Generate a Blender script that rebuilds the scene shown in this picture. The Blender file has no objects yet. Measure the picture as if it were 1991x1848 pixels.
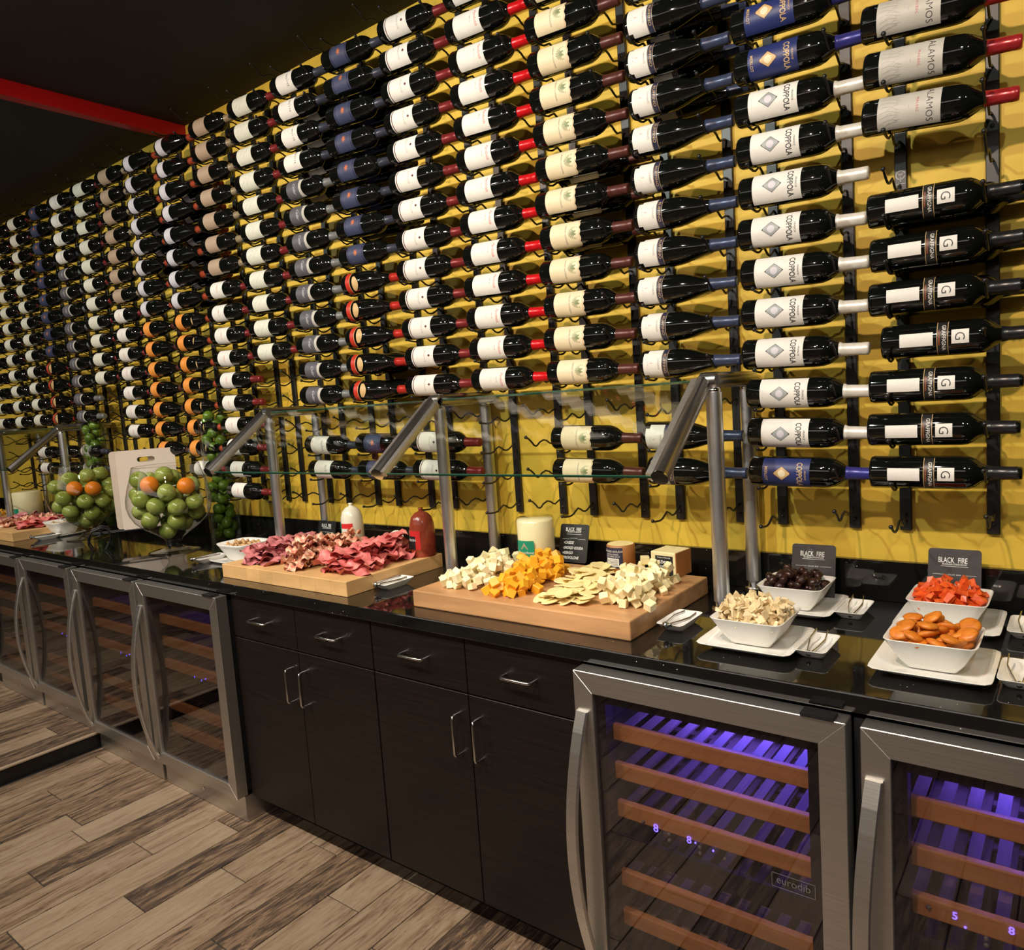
import bpy, bmesh, math, random
from mathutils import Vector, Matrix
PI = math.pi
rnd = random.Random(7)
S = bpy.context.scene
COL = S.collection

# ------------------------------------------------------------------ camera
cd = bpy.data.cameras.new('camera'); cam = bpy.data.objects.new('camera', cd); COL.objects.link(cam)
cd.sensor_fit = 'HORIZONTAL'; cd.sensor_width = 36.0; cd.lens = 36.0 * 1444.69 / 1991.0
cd.clip_start = 0.05; cd.clip_end = 60
RW = ((0.79156384, 0.00783478, -0.61103626), (0.60722282, -0.12234837, 0.78505498), (-0.06860856, -0.99245629, -0.1016040))
cam.matrix_world = Matrix([[RW[i][0], -RW[i][1], -RW[i][2], (0, -2.10, 1.508)[i]] for i in range(3)] + [[0, 0, 0, 1]])
S.camera = cam

# ------------------------------------------------------------------ world, lamps, exposure
S.view_settings.view_transform = 'Standard'; S.view_settings.look = 'None'
S.view_settings.gamma = 1.0; S.view_settings.use_curve_mapping = False
S.view_settings.exposure = 0.0
w = bpy.data.worlds.new('world'); S.world = w; w.use_nodes = True
w.node_tree.nodes['Background'].inputs[0].default_value = (0.02, 0.018, 0.016, 1)
w.node_tree.nodes['Background'].inputs[1].default_value = 0.5

def lamp(kind, loc, power, color, target=None, **kw):
    l = bpy.data.lights.new('lamp_or_fill', kind); l.energy = power; l.color = color
    for k, v in kw.items(): setattr(l, k, v)
    o = bpy.data.objects.new('lamp_or_fill', l); COL.objects.link(o); o.location = loc
    if target is not None:
        o.rotation_euler = (Vector(target) - Vector(loc)).to_track_quat('-Z', 'Y').to_euler()
    return o
WARM = (1.0, 0.77, 0.60); COOL = (0.91, 1.0, 0.92)
for x, c, p in ((1.4, WARM, 22), (0.45, COOL, 42), (-0.65, WARM, 135), (-1.75, COOL, 105), (-2.75, WARM, 115),
                (-4.1, COOL, 72), (-5.6, WARM, 62), (-7.2, COOL, 50)):
    lamp('SPOT', (x, -2.15, 2.86), p, c, (x - 0.1, -0.35, 1.35), spot_size=math.radians(112), spot_blend=0.6, shadow_soft_size=0.03)
for x, p in ((-4.9, 32), (-3.3, 34), (-2.3, 66), (-1.35, 78), (-0.45, 48)):      # narrow downlights on the salad bar
    lamp('SPOT', (x, -1.75, 2.88), p, (1.0, 0.90, 0.78), (x + 0.10, -0.42, 0.92), spot_size=math.radians(38), spot_blend=0.9, shadow_soft_size=0.03)
lamp('AREA', (-2.5, -4.9, 2.85), 88, (1.0, 0.87, 0.77), (-2.5, -4.0, 0), shape='RECTANGLE', size=8.0, size_y=1.6)  # unseen broad fill, added so the steel has a brighter room to reflect

# ------------------------------------------------------------------ materials
def newmat(name):
    m = bpy.data.materials.new(name); m.use_nodes = True
    nt = m.node_tree; b = nt.nodes['Principled BSDF']
    return m, nt, b
def setc(b, color, rough=0.5, metal=0.0, spec=0.5, **kw):
    b.inputs['Base Color'].default_value = (*color, 1); b.inputs['Roughness'].default_value = rough
    b.inputs['Metallic'].default_value = metal; b.inputs['Specular IOR Level'].default_value = spec
    for k, v in kw.items(): b.inputs[k].default_value = v
def node(nt, t, **kw):
    n = nt.nodes.new(t)
    for k, v in kw.items():
        if k in n.inputs: n.inputs[k].default_value = v
        else: setattr(n, k, v)
    return n
def mapping(nt, scale, kind='Object'):
    tc = node(nt, 'ShaderNodeTexCoord'); mp = node(nt, 'ShaderNodeMapping')
    mp.inputs['Scale'].default_value = scale; nt.links.new(tc.outputs[kind], mp.inputs['Vector']); return mp
def mat(name, color, rough=0.5, metal=0.0, spec=0.5, var=0.0, scale=(20, 20, 20), bump=0.0, perobj=0.0, coord='Object', **kw):
    m, nt, b = newmat(name); setc(b, color, rough, metal, spec, **kw)
    out = None
    if var or bump:
        mp = mapping(nt, scale, coord); nz = node(nt, 'ShaderNodeTexNoise', Scale=1.0, Detail=4.0); nt.links.new(mp.outputs[0], nz.inputs['Vector'])
        if var:
            r = node(nt, 'ShaderNodeValToRGB'); r.color_ramp.elements[0].position = 0.3; r.color_ramp.elements[1].position = 0.7
            r.color_ramp.elements[0].color = (*[max(0, c * (1 - var)) for c in color], 1)
            r.color_ramp.elements[1].color = (*[min(1, c * (1 + var)) for c in color], 1)
            nt.links.new(nz.outputs[0], r.inputs[0]); out = r.outputs[0]
        if bump:
            bp = node(nt, 'ShaderNodeBump', Strength=bump, Distance=0.002); nt.links.new(nz.outputs[0], bp.inputs['Height']); nt.links.new(bp.outputs[0], b.inputs['Normal'])
    if perobj:
        oi = node(nt, 'ShaderNodeObjectInfo'); hsv = node(nt, 'ShaderNodeHueSaturation')
        mr = node(nt, 'ShaderNodeMapRange'); mr.inputs['To Min'].default_value = 1 - perobj; mr.inputs['To Max'].default_value = 1 + perobj
        nt.links.new(oi.outputs['Random'], mr.inputs[0]); nt.links.new(mr.outputs[0], hsv.inputs['Value'])
        if out is not None: nt.links.new(out, hsv.inputs['Color'])
        else: hsv.inputs['Color'].default_value = (*color, 1)
        out = hsv.outputs[0]
    if out is not None: nt.links.new(out, b.inputs['Base Color'])
    return m
M = {}
M['wall'] = mat('yellow_paint', (0.68, 0.455, 0.045), 0.6, var=0.10, scale=(9, 9, 9), bump=0.25)
M['darkwall'] = mat('dark_wall_paint', (0.05, 0.035, 0.028), 0.7, var=0.2, scale=(3, 3, 3))
M['tanwall'] = mat('tan_wall_paint', (0.34, 0.26, 0.19), 0.7, var=0.15, scale=(3, 3, 3))
M['ceiling'] = mat('black_ceiling', (0.012, 0.0105, 0.009), 0.8, var=0.25, scale=(6, 6, 6))
M['red'] = mat('red_paint', (0.42, 0.004, 0.006), 0.45, var=0.06, scale=(5, 5, 5))
M['black'] = mat('black_lacquer', (0.006, 0.006, 0.006), 0.45, var=0.2)
M['iron'] = mat('black_powder_coat', (0.010, 0.010, 0.011), 0.38, var=0.2, scale=(40, 40, 40))
M['glassdark'] = mat('dark_bottle_glass', (0.0035, 0.0040, 0.0035), 0.06, spec=0.6, var=0.3, scale=(6, 6, 6))
M['steel'] = mat('polished_steel', (0.62, 0.61, 0.60), 0.22, 1.0, var=0.05, scale=(30, 30, 3))
M['chrome'] = mat('chrome', (0.8, 0.8, 0.8), 0.08, 1.0, var=0.02)
M['brushed'] = mat('brushed_steel', (0.66, 0.64, 0.61), 0.40, 1.0, var=0.08, scale=(3, 3, 300), bump=0.05)
M['brushed_tube'] = mat('brushed_tube', (0.74, 0.76, 0.80), 0.36, 1.0, var=0.10, scale=(14, 14, 14))  # cool light reflected by the posts is put into this pale bluish colour
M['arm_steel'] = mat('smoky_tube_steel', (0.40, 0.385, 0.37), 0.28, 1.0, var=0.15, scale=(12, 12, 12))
M['cabinet'] = mat('espresso_wood', (0.008, 0.0052, 0.0042), 0.42, spec=0.30, var=0.35, scale=(5, 5, 160), bump=0.03)
M['shelfwood'] = mat('beech_wood', (0.66, 0.30, 0.075), 0.5, var=0.15, scale=(4, 60, 60))
M['slatwood'] = mat('shelf_slat_wood', (0.27, 0.18, 0.12), 0.6, var=0.15, scale=(60, 4, 60))
M['maple'] = mat('maple_wood', (0.68, 0.42, 0.18), 0.45, var=0.14, scale=(9, 2.2, 30), perobj=0.08)
M['cherry'] = mat('cherry_wood', (0.52, 0.28, 0.125), 0.42, var=0.30, scale=(3, 16, 26))
M['porcelain'] = mat('white_porcelain', (0.84, 0.83, 0.79), 0.12, var=0.02)
M['plastic'] = mat('white_board_plastic', (0.78, 0.66, 0.56), 0.42, var=0.03)
M['capblack'] = mat('black_capsule', (0.012, 0.012, 0.014), 0.28, var=0.2)
M['rubber'] = mat('black_gasket', (0.008, 0.008, 0.010), 0.5, var=0.1)
for k, c, r in (('p_white', (0.80, 0.77, 0.72), .55), ('p_cream', (0.80, 0.68, 0.46), .55), ('p_greenish', (0.70, 0.70, 0.60), .55),
                ('p_grey', (0.10, 0.10, 0.115), .5), ('p_lav', (0.62, 0.60, 0.66), .5), ('p_tan', (0.42, 0.31, 0.22), .5), ('p_navy', (0.018, 0.03, 0.14), .45),
                ('p_navy2', (0.022, 0.024, 0.065), .45), ('p_orange', (0.80, 0.30, 0.05), .5), ('p_red', (0.50, 0.03, 0.012), .45), ('p_gold', (0.62, 0.42, 0.19), .4),
                ('p_silver', (0.34, 0.36, 0.37), .4), ('ink', (0.03, 0.03, 0.035), .5), ('ink_soft', (0.36, 0.34, 0.31), .5), ('ink_red', (0.62, 0.10, 0.10), .5),
                ('ink_maroon', (0.10, 0.02, 0.02), .5), ('ink_green', (0.22, 0.27, 0.13), .5), ('ink_rust', (0.62, 0.17, 0.05), .5), ('p_warmgrey', (0.52, 0.50, 0.45), .5),
                ('p_bluegrey', (0.045, 0.055, 0.115), .5)):
    M[k] = mat('paper_' + k, c, r, var=0.03, scale=(50, 50, 50))
for k, c, r in (('c_cream', (0.78, 0.74, 0.66), .35), ('c_navy', (0.035, 0.035, 0.22), .3), ('c_steelblue', (0.045, 0.06, 0.12), .3), ('c_brown', (0.10, 0.028, 0.022), .35),
                ('c_red', (0.68, 0.008, 0.014), .28), ('c_maroon', (0.20, 0.02, 0.022), .35), ('c_grey', (0.20, 0.21, 0.21), .35), ('c_redm', (0.36, 0.02, 0.025), .25),
                ('c_tan', (0.34, 0.26, 0.16), .4), ('c_rust', (0.42, 0.07, 0.03), .35), ('c_slate', (0.045, 0.05, 0.075), .35), ('c_brightred', (0.52, 0.03, 0.02), .3)):
    M[k] = mat('capsule_' + k, c, r, metal=0.25, var=0.10, scale=(60, 60, 60))

def clear_glass(name, tint, refl=1.0, rough=0.0, ior=1.5, edge=1.0):
    m = bpy.data.materials.new(name); m.use_nodes = True; nt = m.node_tree; nt.nodes.clear()
    o = node(nt, 'ShaderNodeOutputMaterial'); t = node(nt, 'ShaderNodeBsdfTransparent'); t.inputs[0].default_value = (*tint, 1)
    g = node(nt, 'ShaderNodeBsdfGlossy'); g.inputs['Roughness'].default_value = rough; g.inputs['Color'].default_value = (refl, refl, refl, 1)
    f = node(nt, 'ShaderNodeFresnel'); mx = node(nt, 'ShaderNodeMixShader')
    ge = node(nt, 'ShaderNodeNewGeometry'); mr = node(nt, 'ShaderNodeMapRange'); mr.inputs['To Min'].default_value = ior; mr.inputs['To Max'].default_value = 1 / ior
    nt.links.new(ge.outputs['Backfacing'], mr.inputs[0]); nt.links.new(mr.outputs[0], f.inputs['IOR'])   # thin sheet: same reflectance from both sides
    lw = node(nt, 'ShaderNodeLayerWeight', Blend=0.5); pw = node(nt, 'ShaderNodeMath', operation='POWER'); pw.inputs[1].default_value = 5.0
    cm_ = node(nt, 'ShaderNodeMix', data_type='RGBA'); cm_.inputs[6].default_value = (*tint, 1); cm_.inputs[7].default_value = (*[c * edge for c in tint], 1)
    nt.links.new(lw.outputs['Facing'], pw.inputs[0]); nt.links.new(pw.outputs[0], cm_.inputs[0]); nt.links.new(cm_.outputs[2], t.inputs[0])   # longer path through the wall of the glass
    nt.links.new(f.outputs[0], mx.inputs[0]); nt.links.new(t.outputs[0], mx.inputs[1]); nt.links.new(g.outputs[0], mx.inputs[2])
    nt.links.new(mx.outputs[0], o.inputs[0]); return m
M['pane'] = clear_glass('sneeze_guard_glass', (0.955, 0.98, 0.965))
M['jar'] = clear_glass('clear_jar_glass', (0.95, 0.965, 0.955), edge=0.35)
M['door_glass'] = clear_glass('tinted_cooler_glass', (0.76, 0.72, 0.74), ior=1.66)
M['far_glass'] = clear_glass('dimmed_reflective_cooler_glass', (0.62, 0.58, 0.60), ior=1.8)  # same door glass; dimmer shelves and stronger reflections put into tint and IOR
M['glass_edge'] = mat('green_glass_edge', (0.02, 0.09, 0.055), 0.1, spec=0.8, var=0.1)
M['wrap'] = clear_glass('plastic_wrap', (0.985, 0.985, 0.98), rough=0.12)
def emit(name, color, strength):
    m, nt, b = newmat(name); setc(b, (0, 0, 0), 0.5); b.inputs['Emission Color'].default_value = (*color, 1); b.inputs['Emission Strength'].default_value = strength
    return m
M['led'] = emit('violet_led', (0.12, 0.06, 1.0), 22)
M['digit'] = emit('blue_digit_display', (0.10, 0.07, 1.0), 9)

# black granite with bright flecks
m, nt, b = newmat('black_granite'); setc(b, (0.006, 0.006, 0.006), 0.05, spec=0.62)
mp = mapping(nt, (1, 1, 1)); vo = node(nt, 'ShaderNodeTexVoronoi', Scale=75.0); nt.links.new(mp.outputs[0], vo.inputs['Vector'])
r = node(nt, 'ShaderNodeValToRGB'); r.color_ramp.elements[0].position = 0.05; r.color_ramp.elements[0].color = (0.9, 0.9, 0.85, 1)
r.color_ramp.elements[1].position = 0.08; r.color_ramp.elements[1].color = (0.0065, 0.0065, 0.0062, 1)
nt.links.new(vo.outputs['Distance'], r.inputs[0])
vo2 = node(nt, 'ShaderNodeTexNoise', Scale=14.0); nt.links.new(mp.outputs[0], vo2.inputs['Vector'])
th = node(nt, 'ShaderNodeMath', operation='GREATER_THAN'); th.inputs[1].default_value = 0.60; nt.links.new(vo2.outputs[0], th.inputs[0])
mx = node(nt, 'ShaderNodeMix', data_type='RGBA'); nt.links.new(th.outputs[0], mx.inputs[0]); mx.inputs[6].default_value = (0.0065, 0.0065, 0.0062, 1); nt.links.new(r.outputs[0], mx.inputs[7])
nt.links.new(mx.outputs[2], b.inputs['Base Color']); M['granite'] = m

# wood-look plank tiles: streaky, different on every plank
m, nt, b = newmat('weathered_plank_tile'); setc(b, (0.4, 0.3, 0.2), 0.38)
tc = node(nt, 'ShaderNodeTexCoord'); oi = node(nt, 'ShaderNodeObjectInfo'); mul = node(nt, 'ShaderNodeVectorMath', operation='ADD')
cmb = node(nt, 'ShaderNodeMath', operation='MULTIPLY'); cmb.inputs[1].default_value = 37.0; nt.links.new(oi.outputs['Random'], cmb.inputs[0])
nt.links.new(tc.outputs['Object'], mul.inputs[0]); nt.links.new(cmb.outputs[0], mul.inputs[1])
mp = node(nt, 'ShaderNodeMapping'); mp.inputs['Scale'].default_value = (42, 4.8, 10); nt.links.new(mul.outputs[0], mp.inputs[0])
n1 = node(nt, 'ShaderNodeTexNoise', Scale=1.0, Detail=10.0, Roughness=0.78, Distortion=1.1); nt.links.new(mp.outputs[0], n1.inputs['Vector'])
r1 = node(nt, 'ShaderNodeValToRGB'); e = r1.color_ramp.elements
e[0].position = 0.34; e[0].color = (0.050, 0.035, 0.029, 1); e[1].position = 0.66; e[1].color = (0.40, 0.30, 0.205, 1)
for p_, c_ in ((0.42, (0.125, 0.083, 0.058, 1)), (0.48, (0.265, 0.172, 0.105, 1)), (0.55, (0.335, 0.245, 0.165, 1))):
    q = e.new(p_); q.color = c_
sh = node(nt, 'ShaderNodeMapRange'); sh.inputs['To Min'].default_value = -0.09; sh.inputs['To Max'].default_value = 0.10; nt.links.new(oi.outputs['Random'], sh.inputs[0])
ad = node(nt, 'ShaderNodeMath', operation='ADD'); nt.links.new(n1.outputs[0], ad.inputs[0]); nt.links.new(sh.outputs[0], ad.inputs[1]); nt.links.new(ad.outputs[0], r1.inputs[0])
nt.links.new(r1.outputs[0], b.inputs['Base Color'])
bp = node(nt, 'ShaderNodeBump', Strength=0.12, Distance=0.002); nt.links.new(n1.outputs[0], bp.inputs['Height']); nt.links.new(bp.outputs[0], b.inputs['Normal'])
M['plank'] = m
M['grout'] = mat('dark_grout', (0.035, 0.030, 0.025), 0.8, var=0.2)
M['floorfar'] = mat('floor_beyond', (0.27, 0.205, 0.14), 0.45, var=0.35, scale=(16, 2, 2))

# food
def streak(name, cols, scale, rough=0.35, perobj=0.08, sub=0.0):
    m, nt, b = newmat(name); setc(b, cols[0], rough)
    if sub: b.inputs['Subsurface Weight'].default_value = sub; b.inputs['Subsurface Radius'].default_value = (0.01, 0.005, 0.003)
    mp = mapping(nt, scale); nz = node(nt, 'ShaderNodeTexNoise', Scale=1.0, Detail=5.0, Distortion=1.2); nt.links.new(mp.outputs[0], nz.inputs['Vector'])
    r = node(nt, 'ShaderNodeValToRGB'); el = r.color_ramp.elements; n = len(cols)
    el[0].position = 0.33; el[0].color = (*cols[0], 1); el[1].position = 0.67; el[1].color = (*cols[-1], 1)
    for i in range(1, n - 1): q = el.new(0.33 + 0.34 * i / (n - 1)); q.color = (*cols[i], 1)
    nt.links.new(nz.outputs[0], r.inputs[0]); oi = node(nt, 'ShaderNodeObjectInfo'); hsv = node(nt, 'ShaderNodeHueSaturation')
    mr = node(nt, 'ShaderNodeMapRange'); mr.inputs['To Min'].default_value = 1 - perobj; mr.inputs['To Max'].default_value = 1 + perobj
    nt.links.new(oi.outputs['Random'], mr.inputs[0]); nt.links.new(mr.outputs[0], hsv.inputs['Value']); nt.links.new(r.outputs[0], hsv.inputs['Color'])
    nt.links.new(hsv.outputs[0], b.inputs['Base Color']); return m
M['beef'] = streak('dark_pink_meat', [(0.42, 0.115, 0.13), (0.53, 0.165, 0.175), (0.62, 0.25, 0.24)], (30, 30, 30), 0.4)
M['ham'] = streak('bright_pink_meat', [(0.64, 0.13, 0.13), (0.74, 0.20, 0.19), (0.80, 0.31, 0.27)], (30, 30, 30), 0.38)
M['prosciutto'] = streak('marbled_meat', [(0.55, 0.12, 0.08), (0.66, 0.24, 0.15), (0.78, 0.50, 0.34), (0.80, 0.62, 0.42)], (34, 34, 34), 0.38)
M['whitecheese'] = mat('white_cheese', (0.90, 0.82, 0.52), 0.45, var=0.05, perobj=0.06)
M['cheddar'] = mat('orange_cheddar', (0.90, 0.42, 0.02), 0.42, var=0.06, perobj=0.08)
M['gouda_sl'] = mat('pale_cheese_slice', (0.90, 0.74, 0.36), 0.45, var=0.06, perobj=0.06)
M['swiss'] = mat('swiss_cheese', (0.90, 0.78, 0.45), 0.45, var=0.05, perobj=0.06)
M['apple'] = streak('green_apple_skin', [(0.20, 0.26, 0.04), (0.28, 0.34, 0.07), (0.38, 0.43, 0.13)], (14, 14, 40), 0.22)
M['lime'] = streak('lime_skin', [(0.07, 0.15, 0.012), (0.12, 0.22, 0.02), (0.18, 0.28, 0.035)], (40, 40, 40), 0.3)
M['orange'] = mat('orange_skin', (0.78, 0.22, 0.012), 0.35, var=0.08, scale=(200, 200, 200), bump=0.3)
M['apricot'] = streak('dried_apricot', [(0.55, 0.14, 0.012), (0.66, 0.20, 0.018), (0.74, 0.27, 0.03)], (40, 40, 40), 0.42, sub=0.0)
M['papaya'] = streak('dried_papaya', [(0.62, 0.055, 0.012), (0.72, 0.09, 0.015), (0.78, 0.17, 0.03)], (60, 60, 60), 0.3)
M['prune'] = streak('prune_skin', [(0.012, 0.006, 0.006), (0.03, 0.012, 0.010), (0.07, 0.022, 0.015)], (60, 60, 60), 0.3)
M['flake'] = streak('pale_fruit_flake', [(0.70, 0.52, 0.26), (0.76, 0.60, 0.34), (0.82, 0.68, 0.44)], (60, 60, 60), 0.45)
M['nut'] = streak('roasted_nut', [(0.42, 0.22, 0.08), (0.54, 0.32, 0.13), (0.62, 0.42, 0.20)], (60, 60, 60), 0.45)
M['rind'] = mat('brown_rind', (0.42, 0.17, 0.05), 0.5, var=0.1)
M['salami_red'] = mat('red_meat_log', (0.30, 0.05, 0.025), 0.22, var=0.2, scale=(60, 60, 60))
M['turkey'] = mat('white_casing', (0.80, 0.74, 0.62), 0.25, var=0.04, scale=(30, 30, 30), bump=0.2)
M['signgrey'] = mat('dark_sign_plastic', (0.045, 0.042, 0.042), 0.42, var=0.1)
M['signblack'] = mat('black_sign_plastic', (0.012, 0.012, 0.013), 0.42, var=0.1)
M['signwhite'] = mat('sign_white_print', (0.80, 0.80, 0.78), 0.5, var=0.02)
M['lab_green'] = mat('green_label_print', (0.01, 0.26, 0.16), 0.4, var=0.05)
M['lab_red'] = mat('red_label_print', (0.72, 0.03, 0.03), 0.35, var=0.05)
M['lab_black'] = mat('black_label_print', (0.02, 0.02, 0.022), 0.35, var=0.05)
M['logo'] = mat('grey_glass_print', (0.17, 0.16, 0.135), 0.5, var=0.05)

# ------------------------------------------------------------------ mesh helpers
class MB:
    def __init__(self): self.v = []; self.f = []; self.m = []; self.s = []
    def add(self, vs, fs, mi=0, smooth=False):
        b = len(self.v); self.v += [tuple(p) for p in vs]
        for f in fs: self.f.append(tuple(i + b for i in f)); self.m.append(mi); self.s.append(smooth)
        return self
    def box(self, c, d, mi=0, rot=None):
        x, y, z = (k / 2 for k in d); vs = [Vector((sx * x, sy * y, sz * z)) for sx in (-1, 1) for sy in (-1, 1) for sz in (-1, 1)]
        if rot is not None: vs = [rot @ p for p in vs]
        vs = [p + Vector(c) for p in vs]
        return self.add(vs, [(0, 1, 3, 2), (4, 6, 7, 5), (0, 4, 5, 1), (2, 3, 7, 6), (0, 2, 6, 4), (1, 5, 7, 3)], mi)
    def tube(self, pts, r, seg=8, mi=0, caps=True):
        pts = [Vector(p) for p in pts]; n = len(pts); rs = r if isinstance(r, (list, tuple)) else [r] * n; vs = []; fs = []
        up = Vector((0.31, 0.17, 0.93)).normalized()
        for i, p in enumerate(pts):
            d = (pts[min(i + 1, n - 1)] - pts[max(i - 1, 0)]).normalized()
            a = d.cross(up)
            if a.length < 0.05: a = d.cross(Vector((1, 0, 0)))
            a.normalize(); b2 = a.cross(d).normalized()
            vs += [p + rs[i] * (math.cos(2 * PI * k / seg) * a + math.sin(2 * PI * k / seg) * b2) for k in range(seg)]
        for i in range(n - 1):
            for k in range(seg): fs.append((i * seg + k, i * seg + (k + 1) % seg, (i + 1) * seg + (k + 1) % seg, (i + 1) * seg + k))
        self.add(vs, fs, mi, True)
        if caps: self.add(vs[:seg], [tuple(range(seg))[::-1]], mi); self.add(vs[-seg:], [tuple(range(seg))], mi)
        return self
    def lathe(self, prof, seg=24, axis='Z', c=(0, 0, 0), mi=0, smooth=True):
        vs = []; fs = []; n = len(prof); cx, cy, cz = c
        for (h, r) in prof:
            for k in range(seg):
                a = 2 * PI * k / seg; u, v = r * math.cos(a), r * math.sin(a)
                vs.append((cx + u, cy + v, cz + h) if axis == 'Z' else (cx + h, cy + u, cz + v))
        for i in range(n - 1):
            for k in range(seg):
                q = (i * seg + k, i * seg + (k + 1) % seg, (i + 1) * seg + (k + 1) % seg, (i + 1) * seg + k)
                fs.append(q)
        return self.add(vs, fs, mi, smooth)
    def loft(self, prof, e=5.0, seg=40, ax=1.0, ay=1.0, c=(0, 0, 0), mi=0, close_bottom=True):
        # squarish rounded rings: prof = [(half width, height)]
        vs = []; fs = []; n = len(prof)
        for (h, z) in prof:
            for k in range(seg):
                a = 2 * PI * (k + 0.5) / seg; ca, sa = math.cos(a), math.sin(a)
                rr = 1.0 / (abs(ca) ** e + abs(sa) ** e) ** (1 / e)
                vs.append((c[0] + h * ax * rr * ca, c[1] + h * ay * rr * sa, c[2] + z))
        for i in range(n - 1):
            for k in range(seg): fs.append((i * seg + k, i * seg + (k + 1) % seg, (i + 1) * seg + (k + 1) % seg, (i + 1) * seg + k))
        self.add(vs, fs, mi, True)
        self.add(vs[:seg], [tuple(range(seg))[::-1]], mi); self.add(vs[-seg:], [tuple(range(seg))], mi)
        return self
    def sphere(self, c, r, su=12, sv=8, mi=0, sq=(1, 1, 1)):
        prof = []; vs = []; fs = []
        for i in range(sv + 1):
            t = PI * i / sv
            for k in range(su):
                a = 2 * PI * k / su; vs.append((c[0] + r * sq[0] * math.sin(t) * math.cos(a), c[1] + r * sq[1] * math.sin(t) * math.sin(a), c[2] - r * sq[2] * math.cos(t)))
        for i in range(sv):
            for k in range(su): fs.append((i * su + k, i * su + (k + 1) % su, (i + 1) * su + (k + 1) % su, (i + 1) * su + k))
        return self.add(vs, fs, mi, True)
    def mesh(self, name, mats):
        me = bpy.data.meshes.new(name); me.from_pydata(self.v, [], self.f)
        for mm in (mats if isinstance(mats, (list, tuple)) else [mats]): me.materials.append(mm)
        me.polygons.foreach_set('material_index', self.m); me.polygons.foreach_set('use_smooth', self.s)
        me.validate(); me.update(); return me
    def build(self, name, mats, parent=None, loc=None, rotz=0):
        return ob(name, self.mesh(name, mats), parent, loc, rotz)
def ob(name, me, parent=None, loc=None, rotz=0):
    o = bpy.data.objects.new(name, me); COL.objects.link(o)
    if parent is not None: o.parent = parent
    if loc is not None: o.location = loc
    if rotz: o.rotation_euler = (0, 0, rotz)
    return o
def tag(o, label=None, cat=None, group=None, kind=None):
    if label: o['label'] = label
    if cat: o['category'] = cat
    if group: o['group'] = group
    if kind: o['kind'] = kind
    return o
def thing(name, label, cat, loc=(0, 0, 0), rotz=0, group=None):
    o = bpy.data.objects.new(name, None); COL.objects.link(o); o.location = loc; o.rotation_euler = (0, 0, rotz); o.empty_display_size = 0.05
    return tag(o, label, cat, group)
def copy_tree(o, parent=None):
    c = o.copy(); COL.objects.link(c)
    if parent is not None: c.parent = parent
    for ch in [k for k in KIDS.get(o, [])]: copy_tree(ch, c)
    return c
KIDS = {}
def kids_of(root):
    KIDS[root] = list(root.children)
    for c in root.children: kids_of(c)
def bevelled(mb, name, mats, width, parent=None, loc=None, rotz=0, segs=2):
    me = mb.mesh(name, mats); bm = bmesh.new(); bm.from_mesh(me)
    bmesh.ops.remove_doubles(bm, verts=bm.verts, dist=1e-6)
    bmesh.ops.bevel(bm, geom=list(bm.edges), offset=width, segments=segs, affect='EDGES', profile=0.5)
    bm.to_mesh(me); bm.free(); return ob(name, me, parent, loc, rotz)

_glyph = {}
def glyphs(s, size, bold=0.0, shear=0.0, sx=1.0, spacing=1.0):
    key = (s, round(size, 5), bold, shear, sx, spacing)
    if key in _glyph: return _glyph[key]
    c = bpy.data.curves.new('lettering', 'FONT'); c.body = s; c.size = size; c.offset = bold * size; c.shear = shear; c.space_character = spacing
    c.resolution_u = 3; c.align_x = 'CENTER'; c.fill_mode = 'FRONT'
    o = bpy.data.objects.new('lettering', c); COL.objects.link(o)
    me = bpy.data.meshes.new_from_object(o.evaluated_get(bpy.context.evaluated_depsgraph_get()))
    bm = bmesh.new(); bm.from_mesh(me); xs_ = [v.co.x for v in bm.verts]; a_, z_ = min(xs_), max(xs_); stp = 0.0045 / sx
    if size > .0075 and z_ - a_ < .2:
        q_ = a_ + stp
        while q_ < z_:
            bmesh.ops.bisect_plane(bm, geom=bm.verts[:] + bm.edges[:] + bm.faces[:], plane_co=(q_, 0, 0), plane_no=(1, 0, 0)); q_ += stp
    bm.to_mesh(me); bm.free()
    vs = [(v.co.x * sx, v.co.y) for v in me.vertices]; fs = [tuple(p.vertices) for p in me.polygons]
    bpy.data.objects.remove(o); bpy.data.curves.remove(c); bpy.data.meshes.remove(me)
    _glyph[key] = (vs, fs); return vs, fs

# drop balls so that each rests on what lies below it
def drop(n, r, sample, floor, tries=40, R=rnd, squash=0.9, jitter=0.12):
    pts = []
    for _ in range(n):
        best = None
        rr = r * (1 + R.uniform(-jitter, jitter))
        for _t in range(tries):
            x, y = sample(R); z = floor(x, y, rr)
            if z is None: continue
            changed = True; it = 0
            while changed and it < 12:
                changed = False; it += 1
                for (px, py, pz, pr) in pts:
                    d2 = (x - px) ** 2 + (y - py) ** 2; s = (rr + pr) * squash
                    if d2 < s * s:
                        zz = pz + math.sqrt(s * s - d2)
                        if zz > z + 1e-6 and abs(z - pz) < s: z = zz; changed = True
            z2 = z
            if best is None or z2 < best[2]: best = (x, y, z2, rr)
        if best: pts.append(best)
    return pts
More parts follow.
